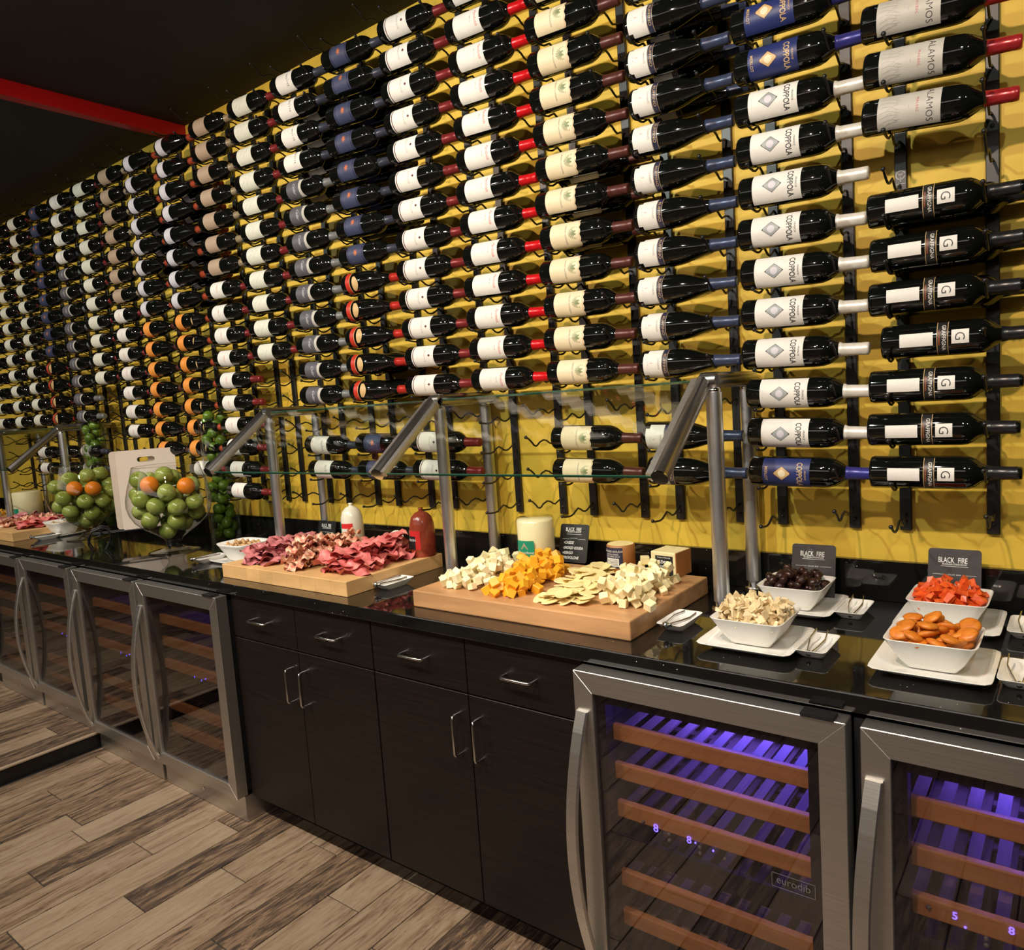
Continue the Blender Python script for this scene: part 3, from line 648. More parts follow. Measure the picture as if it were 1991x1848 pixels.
# ------------------------------------------------------------------ wine coolers
def cooler(x0, wdt, z0, z1, label, slats, lit, digits=(), nshelf=6, shelf_z=None, logo=True):
    t = thing('wine_cooler', label, 'wine cooler', (x0, 0, 0), 0, 'undercounter wine coolers')
    H = z1 - z0; yf = -.708; yb = -.650
    b_ = MB()                                   # cabinet, open at the front
    b_.box((.012, -.36, z0 + .10 + (H - .10) / 2), (.018, .60, H - .11)); b_.box((wdt - .012, -.36, z0 + .10 + (H - .10) / 2), (.018, .60, H - .11))
    b_.box((wdt / 2, -.36, z1 - .012), (wdt - .006, .60, .018)); b_.box((wdt / 2, -.36, z0 + .11), (wdt - .006, .60, .018)); b_.box((wdt / 2, -.07, z0 + .05 + H / 2), (wdt - .006, .018, H - .12))
    b_.build('cooler_body', M['black'], t)
    fw = .050; zb = z0 + .105
    fr = MB(); y0, y1 = yf, yf + .045          # mitred frame
    O = [(0, z1), (wdt, z1), (wdt, zb), (0, zb)]; I = [(fw, z1 - fw), (wdt - fw, z1 - fw), (wdt - fw, zb + fw), (fw, zb + fw)]
    for side in range(4):
        a, b2 = side, (side + 1) % 4; g = .0006
        vs = []
        for y in (y0, y1):
            for (px, pz) in (O[a], O[b2], I[b2], I[a]): vs.append((px, y, pz))
        m_ = MB().add(vs, [(0, 1, 2, 3)[::-1], (4, 5, 6, 7), (0, 4, 5, 1)[::-1], (1, 5, 6, 2)[::-1], (2, 6, 7, 3)[::-1], (3, 7, 4, 0)[::-1]])
        bevelled(m_, 'door_rail' if side % 2 == 0 else 'door_stile', M['brushed'], .0012, t, segs=1)
    MB().box((wdt / 2, yf + .010, (z1 + zb) / 2), (wdt - 2 * fw + .004, .006, z1 - zb - 2 * fw + .004)).build('glass_pane', M['door_glass' if slats else 'far_glass'], t)
    gk = MB()
    for side in range(4):
        (ax, az), (bx, bz) = I[side], I[(side + 1) % 4]; cx, cz = (ax + bx) / 2, (az + bz) / 2
        ix = 1 if side == 3 else -1 if side == 1 else 0; iz = -1 if side == 0 else 1 if side == 2 else 0
        gk.box((cx + ix * .012, yf + .030, cz + iz * .012), (abs(bx - ax) if iz else .024, .030, abs(bz - az) if ix else .024))
    gk.build('gasket', M['rubber'], t)
    # bowed handle on the hinge-free side
    hp = []; hz0, hz1 = z0 + .13, z1 - .095
    for i in range(15):
        u = i / 14; bow = math.sin(u * PI) ** .8; hp.append((.022 - .016 * math.sin(u * PI), yf - .004 - .050 * bow, hz0 + (hz1 - hz0) * u))
    h = MB(); vs = []; fs = []
    for i, (hx, hy, hz) in enumerate(hp):
        for (ddx, ddy) in ((-.015, 0.004), (-.014, -.003), (.013, -.005), (.016, -.001), (.014, .006), (-.010, .008)): vs.append((hx + ddx, hy + ddy, hz))
    for i in range(14):
        for q in range(6): fs.append((i * 6 + q, i * 6 + (q + 1) % 6, (i + 1) * 6 + (q + 1) % 6, (i + 1) * 6 + q))
    h.add(vs, fs, 0, False); h.add(vs[:6], [tuple(range(6))[::-1]]); h.add(vs[-6:], [tuple(range(6))])
    h.build('handle', M['brushed'], t)
    # kick grille with rivet
    MB().box((wdt / 2, -.40, z0 + .052), (wdt - .006, .55, .098)).build('kick_panel', M['brushed'], t)
    MB().lathe([(0, .006), (.004, .005), (.005, 0)], 10).build('lock', M['chrome'], t, (wdt / 2, -.676, z0 + .055)).rotation_euler = (PI / 2, 0, 0)
    MB().box((wdt - .050, yf + .012, z1 + .004), (.060, .034, .007)).build('hinge', M['rubber'], t)
    sz = shelf_z or [z1 - .155, z1 - .250, z1 - .345, z1 - .52, z1 - .62]
    for q, zs in enumerate(sz):
        sh_ = bevelled(MB().box((wdt / 2, -.652, zs), (wdt - .136, .018, .038)), 'shelf', M['shelfwood'], .003, t)
        if slats:
            for j in range(11):
                xx = .075 + (wdt - .15) * j / 10
                ob('slat', SLAT, sh_, (xx, -.37, zs - .010))
            ob('cross_bar', CROSS, sh_, (wdt / 2, -.36, zs - .019))
        else:
            m_ = MB()
            for j in range(11): m_.box((.075 + (wdt - .15) * j / 10, -.37, zs - .010), (.022, .54, .006))
            m_.build('shelf_slats', M['slatwood'], sh_)
    MB().box((wdt / 2, -.40, z1 - .026), (.30, .020, .006)).build('led_strip', M['led'], t)
    cp_ = MB().box((wdt / 2, -.655, z1 - .435), (wdt - .14, .012, .050)).build('control_panel', M['rubber'], t)
    for (dx_, dz_, s_, txt) in digits:
        if txt is None: m_ = MB().sphere((0, 0, 0), s_, 8, 6)
        else:
            vs, fs = glyphs(txt, s_, bold=.01); m_ = MB().add([(p, 0, q) for p, q in vs], [f for f in fs])
        m_.build('display', M['digit'] if (txt or s_ < .0028) else M['logo'], cp_, (dx_, -.6625, dz_))
    if logo:
        vs, fs = glyphs('eurodib', .0225, bold=-.004, sx=.95); lg = MB().add([(p, 0, q) for p, q in vs], fs)
        for (cx, cz, dx_, dz_) in ((0, .020, .084, .0009), (0, -.009, .084, .0009), (-.042, .0055, .0009, .029), (.042, .0055, .0009, .029)): lg.box((cx, 0, cz), (dx_, .0004, dz_))
        lg.build('lettering', M['logo'], t, (wdt - .106, yf + .0055, z1 - .366))
    if lit:
        l = bpy.data.lights.new('cooler_lamp', 'AREA'); l.energy = lit; l.color = (0.11, 0.085, 1.0); l.shape = 'RECTANGLE'; l.size = .34; l.size_y = .05
        lo = bpy.data.objects.new('cooler_lamp', l); COL.objects.link(lo); lo.location = (x0 + wdt * .56, -.42, z1 - .035)
    return t
_s = MB().box((0, 0, 0), (.022, .54, .006)); SLAT = _s.mesh('slat', M['slatwood']); CROSS = MB().box((0, 0, 0), (.46, .022, .006)).mesh('cross_bar', M['slatwood'])
CZ = .871
dg = [(.172, .500, .027, '8'), (.253, .499, .024, '8'), (.268, .505, .0022, None), (.309, .500, .0024, None), (.14, .515, .0045, None), (.205, .505, .0045, None), (.205, .490, .0045, None), (.278, .498, .0045, None), (.278, .484, .0045, None), (.335, .490, .0045, None)]
cooler(-.945, .598, 0, CZ, 'steel framed wine cooler next to the dark wood cabinets', True, 7.0, dg)
cooler(-.322, .598, 0, CZ, 'steel framed wine cooler at the near end of the row', True, 6.0, [(.142, .522, .020, '5'), (.158, .513, .0022, None), (.227, .528, .020, '8'), (.10, .530, .0045, None), (.19, .505, .0045, None), (.19, .492, .0045, None)], logo=False)
MB().box((-.3345, -.36, .435), (.018, .60, .86)).build('filler_panel', M['rubber']); tag(bpy.data.objects['filler_panel'], 'black filler strip between the two near coolers', 'panel')
ld = [(.30, .505, .012, '8'), (.35, .500, .012, '8'), (.38, .515, .0022, None)]
cooler(-3.065, .595, 0, CZ, 'steel wine cooler standing beside the dark wood cabinets, near the platform', False, .5, ld, logo=False)
cooler(-3.680, .595, 0, CZ, 'steel wine cooler standing just below the platform edge', False, .25, ld, logo=False)
cooler(-4.300, .575, PZ, CZ, 'steel wine cooler on the platform, next to its edge', False, .1, ld, logo=False)
cooler(-4.900, .575, PZ, CZ, 'second steel wine cooler on the platform', False, .05, (), logo=False)
tag(MB().box((-6.95, -.36, PZ + .395), (4.08, .58, .79)).build('far_cabinet', M['cabinet']), 'dark cabinet run at the far end of the counter', 'cabinet')

# ------------------------------------------------------------------ sneeze guards
def guard(xs, label):
    t = thing('sneeze_guard', label, 'sneeze guard', (0, 0, 0), 0, 'sneeze guards over the salad bar')
    yf_, yb_ = -.290, -.055; ZT = 1.520; arm_end = (-.565, 1.308)
    for x in xs:
        for y in (yf_, yb_):
            MB().tube([(x, y, CT + .034), (x, y, ZT - .030)], .0205, 20).build('post', M['brushed_tube'], t)
            MB().lathe([(0, 0), (0, .027), (.016, .027), (.018, .025), (.018, .0165), (.034, .0165), (.034, 0)], 24).build('collar', M['chrome'], t, (x, y, CT))
            MB().lathe([(0, 0), (0, .0185), (.014, .0185), (.014, 0)], 20).build('collar', M['chrome'], t, (x, y, ZT - .032))
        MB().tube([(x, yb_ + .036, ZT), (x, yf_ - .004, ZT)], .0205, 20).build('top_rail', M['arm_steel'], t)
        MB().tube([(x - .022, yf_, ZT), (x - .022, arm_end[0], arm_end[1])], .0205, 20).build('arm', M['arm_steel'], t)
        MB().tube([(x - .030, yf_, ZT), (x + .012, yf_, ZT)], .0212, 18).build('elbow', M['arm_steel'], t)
        d = Vector((0, arm_end[0] - yf_, arm_end[1] - ZT)).normalized()
        MB().tube([Vector((x - .022, arm_end[0], arm_end[1])), Vector((x - .022, arm_end[0], arm_end[1])) + d * .004], .0212, 20).build('end_cap', M['chrome'], t)
    L_ = Vector((0, arm_end[0] - yf_, arm_end[1] - ZT)); ln = L_.length; ang = math.atan2(L_.z, -L_.y)
    rot = Matrix.Rotation(math.atan2(L_.z, L_.y), 3, 'X'); mid = Vector((0, (yf_ + arm_end[0]) / 2, (ZT + arm_end[1]) / 2)); nrm = Vector((0, -L_.z, L_.y)).normalized() * -1
    for i in range(len(xs)):
        for side in (-1, 1):
            if (side < 0 and i == 0) or (side > 0 and i == len(xs) - 1): continue
            MB().box(mid + Vector((xs[i] - .022 + side * .026, 0, 0)), (.016, ln, .020), 0, rot).build('glass_clamp', M['brushed'], t)
    for a, b2 in zip(xs, xs[1:]):
        MB().box(mid + Vector(((a + b2) / 2, 0, 0)), (b2 - a - .040, ln - .004, .006), 0, rot).build('glass_panel', M['pane'], t)
        for e in (-1, 1):
            c = mid + Vector(((a + b2) / 2, 0, 0)) + L_.normalized() * (e * (ln / 2))
            MB().box(c, (b2 - a - .040, .0025, .0062), 0, rot).build('glass_edge', M['glass_edge'], t)
guard([-2.645, -1.692, -.746], 'glass sneeze guard on steel posts over the meat and cheese boards')
guard([-6.60, -5.63, -4.66], 'glass sneeze guard on steel posts at the far end of the counter')

# ------------------------------------------------------------------ boards and porcelain
def maple_board(x0, x1, y0, y1, label):
    t = thing('cutting_board', label, 'cutting board', ((x0 + x1) / 2, (y0 + y1) / 2, CT), 0, 'butcher block boards on the counter')
    n = 9; w_ = (x1 - x0) / n
    for i in range(n):
        bevelled(MB().box((-(x1 - x0) / 2 + w_ * (i + .5), 0, .025), (w_ - .0003, y1 - y0, .050)), 'stave', M['maple'], .0015, t, segs=1)
    return t
maple_board(-2.578, -1.862, -.605, -.155, 'pale maple cutting board holding the sliced meats')
maple_board(-5.40, -4.66, -.605, -.155, 'pale maple cutting board of meats at the far end of the counter')
cb = bevelled(MB().box((0, 0, .025), (.728, .462, .050)), 'cutting_board', M['cherry'], .004, None, (-1.217, -.358, CT))
tag(cb, 'thick reddish wooden cutting board holding the cheeses', 'cutting board', 'butcher block boards on the counter')
PLATE = MB().loft([(.070, 0), (.078, .004), (.104, .0165), (.106, .0185), (.105, .0195), (.080, .0085), (.074, .0065), (.0, .0065)], 14.0, 64).mesh('plate', M['porcelain'])
BOWL = MB().loft([(.036, 0), (.044, .003), (.058, .022), (.070, .045), (.0805, .064), (.0815, .0655), (.0795, .0660), (.068, .046), (.055, .024), (.043, .007), (.0, .006)], 11.0, 64).mesh('bowl', M['porcelain'])
DISH = MB().loft([(.022, 0), (.024, .003), (.030, .012), (.0345, .020), (.0355, .0215), (.0340, .0215), (.026, .010), (.0, .008)], 12.0, 48, 1.0, 1.9).mesh('side_dish', M['porcelain'])
items = [((-.592, -.475), 0.0, 'coconut-coloured fruit flakes', 'flake'), ((-.236, -.465), 0.0, 'dried apricots', 'apricot'), ((-.592, -.170), 0.0, 'prunes', 'prune'), ((-.247, -.165), 0.0, 'red dried papaya', 'papaya')]
for (xy, rz, nm, key) in items:
    tag(ob('plate', PLATE, None, (*xy, CT + .0003), rz), 'square white plate under the bowl of ' + nm, 'plate', 'square plates under bowls')
    tag(ob('bowl', BOWL, None, (*xy, CT + .0072), rz), 'square white bowl filled with ' + nm, 'bowl', 'square white bowls')
def tongs(loc, rz, label, flat=False, s=1.0):
    t = thing('tongs', label, 'tongs', loc, rz, 'small metal tongs')
    MB().tube([(-.007 * s, 0, .004), (0, -.010 * s, .004), (.007 * s, 0, .004)], .0035 * s, 8).sphere((0, -.006 * s, .004), .0065 * s, 10, 8).build('hinge', M['chrome'], t)
    for sd in (-1, 1):
        pts = [(sd * .005 * s, 0, .004), (sd * .011 * s, .025 * s, .004 if flat else .010), (sd * .016 * s, .050 * s, .005 if flat else .018), (sd * .012 * s, .078 * s, .006 if flat else .030)]
        m_ = MB()
        vs = []; fs = []
        for (px, py, pz) in pts: vs += [(px - .001, py, pz - .0035), (px + .001, py, pz - .0035), (px + .001, py, pz + .0035), (px - .001, py, pz + .0035)]
        for i in range(3):
            for q in range(4): fs.append((i * 4 + q, i * 4 + (q + 1) % 4, (i + 1) * 4 + (q + 1) % 4, (i + 1) * 4 + q))
        m_.add(vs, fs, 0, True); m_.add(vs[:4], [(0, 1, 2, 3)]); m_.add(vs[-4:], [(3, 2, 1, 0)]); m_.build('arm', M['steel'], t)
dishes = [((-.461, -.470), 'beside the bowl of pale flakes'), ((-.455, -.165), 'beside the bowl of prunes'), ((-.092, -.470), 'beside the bowl of dried apricots'), ((-.098, -.165), 'beside the bowl of papaya'),
          ((-.800, -.430), 'at the side of the cheese board'), ((-1.822, -.440), 'between the two wooden boards'), ((-2.925, -.455), 'in front of the nut bowl'), ((-4.545, -.475), 'beside the far meat board')]
for i, (xy, where) in enumerate(dishes):
    tag(ob('side_dish', DISH, None, (*xy, CT + .0003)), 'small white rest dish ' + where, 'dish', 'small rest dishes')
    fl_ = i >= 4
    tongs((xy[0] + rnd.uniform(-.004, .004), xy[1] - (.045 if not fl_ else .070), CT + (.0085 if not fl_ else .021)), rnd.uniform(-.15, .15) if not fl_ else -.12, 'metal tongs on the rest dish ' + where, fl_, 1.0 if not fl_ else 1.35)

# nut bowls on trays
NUTBOWL = MB().loft([(.040, 0), (.048, .004), (.060, .030), (.078, .064), (.084, .074), (.0825, .0755), (.074, .062), (.055, .030), (.044, .008), (0, .007)], 5.0, 40, 1.12, .98).mesh('bowl', M['porcelain'])
TRAY = MB().loft([(.085, 0), (.090, .003), (.098, .010), (.0965, .0115), (.086, .005), (0, .005)], 7.0, 40, 1.25, .95).mesh('tray', M['porcelain'])
for xy, tr, where, kn in (((-2.775, -.385), (-2.80, -.385), 'beside the near meat board', 0), ((-4.62, -.360), (-4.64, -.360), 'by the far fruit goblet', 1)):
    tag(ob('tray', TRAY, None, (*tr, CT + .0003)), 'flat white tray under the nut bowl ' + where, 'tray', 'white trays')
    tag(ob('bowl', NUTBOWL, None, (*xy, CT + .0056), .05), 'flared white nut bowl ' + where, 'bowl', 'white nut bowls')

# ------------------------------------------------------------------ heaps of food
def scatter(name, meshes, pts, label, cat, group, tilt=1.2, zoff=0.0):
    for (x, y, z, r) in pts:
        o = bpy.data.objects.new(name, rnd.choice(meshes)); COL.objects.link(o); o.location = (x, y, z + zoff)
        o.rotation_euler = (rnd.uniform(-tilt, tilt), rnd.uniform(-tilt, tilt), rnd.uniform(0, 2 * PI)); tag(o, label, cat, group)
def bowl_fill(n, r, cx, cy, tries=3, half=.064, lvl=.046, spread=.50, R=rnd, flat=1.0):
    def smp(q):
        while True:
            a, b2 = q.gauss(0, spread), q.gauss(0, spread)
            if abs(a) < 1 and abs(b2) < 1: return cx + half * a, cy + half * b2
    def flo(x, y, rr):
        u = max(abs(x - cx), abs(y - cy))
        return CT + .0072 + lvl + max(0, u + rr - .066) * 1.1 + rr * .5 if u + rr * .9 < .0715 else None
    b0 = CT + .0072 + lvl
    return [(x, y, b0 + (z - b0) * flat, q) for x, y, z, q in drop(n, r, smp, flo, tries)]      # flat pieces bed into one another
def lump(r, sq, seedv, amp=.25, su=9, sv=6, m=None, name='lump'):
    q = random.Random(seedv); mb = MB().sphere((0, 0, 0), r, su, sv, 0, sq); hsh = {}
    out = []
    for p in mb.v:
        key = tuple(round(c, 5) for c in p)
        if key not in hsh: hsh[key] = 1 + q.uniform(-amp, amp)
        out.append(tuple(c * hsh[key] for c in p))
    mb.v = out; return mb.mesh(name, m)
apri = [lump(.0205, (1, .92, .36), i, .06, 14, 9, M['apricot'], 'dried_apricot') for i in range(4)]
scatter('dried_apricot', apri, bowl_fill(46, .0140, -.236, -.465, tries=6, spread=.70, flat=.56), 'wrinkled orange dried apricot in the heaped white bowl', 'dried fruit', 'dried apricots in a bowl', .6)
prun = [lump(.0125, (1.1, .9, .75), 20 + i, .16, 10, 7, M['prune'], 'prune') for i in range(4)]
scatter('prune', prun, bowl_fill(66, .0112, -.592, -.170, tries=6, spread=.62, flat=.85), 'shiny black prune in the heaped white bowl', 'dried fruit', 'prunes in a bowl')
pap = []
for i in range(5):
    q = random.Random(40 + i); mb = MB().box((0, 0, 0), (.024, .016, .010)); mb.v = [tuple(c + q.uniform(-.003, .003) for c in p) for p in mb.v]; pap.append(mb.mesh('papaya_chunk', M['papaya']))
scatter('papaya_chunk', pap, bowl_fill(120, .0098, -.247, -.165, tries=6, spread=.62, flat=.72), 'bright red dried papaya chunk in the heaped bowl', 'dried fruit', 'papaya chunks in a bowl')
flk = []
for i in range(5):
    q = random.Random(60 + i); mb = MB().box((0, 0, 0), (.018, .014, .005)); mb.v = [tuple(c + q.uniform(-.003, .003) for c in p) for p in mb.v]; flk.append(mb.mesh('fruit_flake', M['flake']))
scatter('fruit_flake', flk, bowl_fill(280, .0068, -.592, -.475, tries=6, spread=.62), 'pale yellow dried fruit flake in the heaped bowl', 'dried fruit', 'pale fruit flakes in a bowl')
nut = [lump(.0080, (1.35, .85, .85), 80 + i, .10, 9, 6, M['nut'], 'nut') for i in range(3)]
def nut_fill(n, cx, cy):
    smp = lambda q: (cx + .078 * q.uniform(-1, 1), cy + .066 * q.uniform(-1, 1))
    def flo(x, y, rr):
        u = max(abs(x - cx) * .88, abs(y - cy)) + rr
        return CT + .0056 + .040 + max(0, u - .055) * 1.2 + rr if u < .078 else None
    return drop(n, .0085, smp, flo, 10)
scatter('nut', nut, nut_fill(85, -2.775, -.385), 'roasted nut in the flared bowl beside the near meat board', 'nut', 'nuts in the near bowl')
scatter('nut', nut, nut_fill(60, -4.62, -.360), 'roasted nut in the flared bowl by the far fruit goblet', 'nut', 'nuts in the far bowl')
# a dark liner of nuts fills the hidden bottom of each bowl
# cheese heaps on the cherry board
TB = CT + .050
def strip_heap(n, r, p0, p1, wd, tries=3):
    p0, p1 = Vector(p0), Vector(p1); d = (p1 - p0); nr = Vector((-d.y, d.x)).normalized()
    def smp(q):
        u = q.random(); v = q.gauss(0, .42); v = max(-1, min(1, v)); p = p0 + d * u + nr * v * wd; return p.x, p.y
    return drop(n, r, smp, lambda x, y, rr: TB + rr * .92, tries)
def cubes(name, size, m, seedv, k=4):
    out = []
    for i in range(k):
        q = random.Random(seedv + i); s_ = [size * q.uniform(.8, 1.25) for _ in range(3)]
        mb = MB().box((0, 0, 0), s_); o = bevelled(mb, name, m, .0012, segs=1); me = o.data; bpy.data.objects.remove(o); out.append(me)
    return out
scatter('cheese_cube', cubes('cheese_cube', .0212, M['whitecheese'], 100), strip_heap(105, .0122, (-1.455, -.535), (-1.53, -.19), .085), 'creamy white cheese cube at the end of the board nearest the meats', 'cheese', 'white cheese cubes', .7)
scatter('cheddar_cube', cubes('cheddar_cube', .0215, M['cheddar'], 110), strip_heap(112, .0124, (-1.255, -.540), (-1.36, -.20), .075), 'bright orange cheese cube heaped on the cheese board', 'cheese', 'orange cheese cubes', .7)
scatter('swiss_cube', cubes('swiss_cube', .0225, M['swiss'], 120), strip_heap(100, .0130, (-.925, -.505), (-.965, -.235), .075), 'pale yellow cheese cube heaped by the boxed cheese', 'cheese', 'pale cheese cubes', .7)
sl = []
for i in range(3):
    q = random.Random(130 + i); mb = MB(); prof = [(-.0016, 0), (-.0016, .020), (0, .0212), (.0016, .020), (.0016, 0)]; mb.lathe(prof, 18, smooth=False); mb.v = [(x * q.uniform(1.28, 1.32), y * .92, z) for x, y, z in mb.v]; sl.append(mb.mesh('cheese_slice', M['gouda_sl']))
pts = strip_heap(125, .0086, (-1.085, -.535), (-1.175, -.17), .070)
scatter('cheese_slice', sl, pts, 'thin oval cheese slice in the overlapping heap', 'cheese', 'oval cheese slices', .30)

# folded meat slices
def fold(seedv, r, amp, m, name, n=10):
    q = random.Random(seedv); ph = [q.uniform(0, 6.3) for _ in range(5)]; k1, k2 = q.uniform(1.6, 2.6), q.uniform(2.4, 4.2); mb = MB(); vs = []; fs = []
    rings = 5; seg = 18
    for i in range(rings + 1):
        rr = r * i / rings
        for k in range(seg):
            a = 2 * PI * k / seg; ru = rr * (1 + .12 * math.sin(3 * a + ph[0])); x, y = ru * math.cos(a), ru * math.sin(a)
            z = amp * (math.sin(k1 * x / r * 2.4 + ph[1]) + .6 * math.sin(k2 * y / r * 2 + ph[2]) + .45 * (i / rings) * math.sin(5 * a + ph[3]))
            vs.append((x * .80, y * .92, z))
    for i in range(rings):
        for k in range(seg): fs.append((i * seg + k, i * seg + (k + 1) % seg, (i + 1) * seg + (k + 1) % seg, (i + 1) * seg + k))
    mb.add(vs, fs, 0, True); me = mb.mesh(name, m)
    return me
def meat(name, mkey, n, p0, p1, wd, label, group, r=.052, amp=.0075, r2=.0150):
    ms = [fold(200 + hash(mkey) % 1 + i * 7 + len(mkey), r * (0.85 + .1 * i), amp, M[mkey], name) for i in range(4)]
    p0, p1 = Vector(p0), Vector(p1); d = p1 - p0; nr = Vector((-d.y, d.x)).normalized()
    def smp(q):
        u = q.random(); v = max(-1, min(1, q.gauss(0, .45))); p = p0 + d * u + nr * v * wd; return p.x, p.y
    pts_ = drop(n, r2, smp, lambda x, y, rr: TB + .012, 3, squash=.85)
    scatter(name, ms, [(x, y, z, q) for x, y, z, q in pts_], label, 'sliced meat', group, .34)
meat('beef_slice', 'beef', 84, (-2.42, -.54), (-2.49, -.23), .085, 'dark pink folded meat slice on the near board, nut bowl side', 'dark pink slices, near board')
meat('prosciutto_slice', 'prosciutto', 90, (-2.185, -.555), (-2.25, -.26), .060, 'marbled pink and cream cured meat slice on the near board', 'marbled slices, near board', .036, .0095)
meat('ham_slice', 'ham', 90, (-1.975, -.52), (-2.01, -.25), .070, 'bright pink folded meat slice on the near board, cheese side', 'bright pink slices, near board')
meat('beef_slice', 'beef', 26, (-5.22, -.50), (-5.26, -.24), .09, 'dark pink folded meat slice on the far board', 'dark pink slices, far board')
meat('prosciutto_slice', 'prosciutto', 30, (-5.02, -.52), (-5.04, -.24), .06, 'marbled cured meat slice on the far board', 'marbled slices, far board', .036, .0095)
meat('ham_slice', 'ham', 30, (-4.80, -.50), (-4.84, -.24), .07, 'bright pink folded meat slice on the far board', 'bright pink slices, far board')

# whole meats and cheeses standing on the boards
def wrap_label(mb, R, z0, z1, a0, a1, mi, off=.0008, seg=10):
    vs = []; fs = []
    for i in range(seg + 1):
        a = a0 + (a1 - a0) * i / seg
        for z in (z0, z1): vs.append(((R + off) * math.sin(a), -(R + off) * math.cos(a), z))
    for i in range(seg): fs.append((2 * i, 2 * i + 2, 2 * i + 3, 2 * i + 1))
    mb.add(vs, fs, mi, True)
def wrap_text(mb, R, s, z, ac, size, mi, off=.0014, **kw):
    vs, fs = glyphs(s, size, **kw); mb.add([((R + off) * math.sin(ac + p / R), -(R + off) * math.cos(ac + p / R), z + q) for p, q in vs], fs, mi)
def meat_log(loc, mkey, label, txt, R=.045, H=.165, face=-.15):
    t = thing('meat_log', label, 'deli meat', loc, 0, None)
    MB().lathe([(0, 0), (0, R * .94), (.004, R), (H * .55, R), (H * .72, R * .95), (H * .86, R * .80), (H * .95, R * .50), (H, R * .12), (H, 0)], 28).build('casing', M[mkey], t)
    MB().lathe([(H - .004, R * .2), (H + .004, R * .16), (H + .010, R * .22), (H + .010, 0)], 10).build('clip_end', M[mkey], t)
    lb = MB(); a = face; wrap_label(lb, R, .030, .098, a - .15, a + 1.05, 0); wrap_label(lb, R, .030, .078, a - .25, a + .62, 1, .0013); wrap_label(lb, R, .060, .100, a - .38, a - .12, 2, .0013)
    if txt: wrap_text(lb, R, txt, .060, a + .16, .012, 3, .0020, bold=.01)
    lb.build('paper_label', [M['lab_red'], M['lab_black'] if txt else M['p_white'], M['lab_green'], M['signwhite']], t)
meat_log((-2.325, -.175, TB), 'turkey', 'white cased meat log standing on the near meat board', '')
meat_log((-1.905, -.205, TB), 'salami_red', 'reddish brown cased meat log standing at the board corner', 'BIRDIEN' if False else 'BURBON', .0465, .165, -.45)
meat_log((-4.95, -.20, TB), 'salami_red', 'reddish cased meat log standing on the far meat board', '', .045, .150)
t = thing('white_slice', 'white oval slice standing up behind the bright pink meat', 'sliced meat', (-2.075, -.175, TB + .050), .3)
MB().lathe([(-.002, 0), (-.002, .026), (0, .028), (.002, .026), (.002, 0)], 20).build('slice', M['turkey'], t).rotation_euler = (PI / 2 - .3, .2, .4)
t = thing('cheese_log', 'tall white cheese half log in plastic wrap with green label', 'cheese', (-1.425, -.165, TB), .1)
vs = []; R_, H_ = .060, .150
MB().lathe([(0, 0), (0, R_ * .98), (.003, R_), (H_ - .006, R_), (H_, R_ * .95), (H_, 0)], 28).build('cheese_body', M['whitecheese'], t)
MB().lathe([(0.002, R_ + .003), (H_ * .5, R_ + .0045), (H_ - .008, R_ + .006), (H_ + .006, R_ * .98), (H_ + .004, 0)], 20, smooth=True).build('plastic_wrap', M['wrap'], t)
lb = MB(); wrap_label(lb, R_, .030, .088, -.55, .42, 0, .0070); vs, fs = glyphs('Bongrain' if False else 'CHEESE', .012)
wrap_text(lb, R_, 'Provolone', .046, -.06, .013, 1, .0078, shear=.3)
lb.add([((R_ + .0078) * math.sin(a), -(R_ + .0078) * math.cos(a), z) for a, z in ((-.30, .060), (.12, .060), (-.09, .082))], [(0, 1, 2)], 2)
lb.build('paper_label', [M['lab_green'], M['signwhite'], M['p_tan']], t)
t = thing('round_cheese', 'small round smoked cheese with dark blue label and brown rind', 'cheese', (-1.110, -.165, TB))
R_, H_ = .0425, .088
MB().lathe([(0, 0), (0, R_), (H_ - .003, R_), (H_, R_ - .003)], 28).build('rind', M['rind'], t); MB().lathe([(H_, R_ - .003), (H_ + .0002, 0)], 28).build('cut_face', M['gouda_sl'], t)
lb = MB(); wrap_label(lb, R_, .020, .082, -.95, .62, 0, .0008); wrap_text(lb, R_, 'SMOKED GOUDA', .068, -.15, .0085, 1, bold=.005); wrap_text(lb, R_, 'BACON BASED', .060, -.15, .0062, 1); wrap_text(lb, R_, 'BEER CHEESE SOUP', .0535, -.15, .0058, 1)
wrap_label(lb, R_, .026, .050, -.70, .35, 1, .0014)
for i in range(5): wrap_label(lb, R_, .029 + i * .004, .0302 + i * .004, -.62, .28, 0, .0020)
lb.build('paper_label', [M['p_navy2'], M['p_white']], t)
t = thing('cheese_block', 'square block of swiss cheese with black lettered label', 'cheese', (-.962, -.135, TB), -.10)
bevelled(MB().box((0, 0, .037), (.082, .085, .074)), 'cheese_body', M['swiss'], .003, t)
bevelled(MB().box((.0418, 0, .037), (.003, .084, .072)), 'rind', M['rind'], .001, t)
lb = MB().box((.004, -.0432, .034), (.058, .0006, .058)); 
for s_, z_, sz_ in (('Product of Germany', .056, .0060), ('PREMIUM', .040, .0135), ('SWISS', .026, .0135), ('CHEESE', .012, .0110)):
    v_, f_ = glyphs(s_, sz_, bold=.006, sx=.86); lb.add([(.004 + p, -.0438, z_ + q) for p, q in v_], f_, 1)
lb.build('paper_label', [M['lab_black'], M['signwhite']], t)
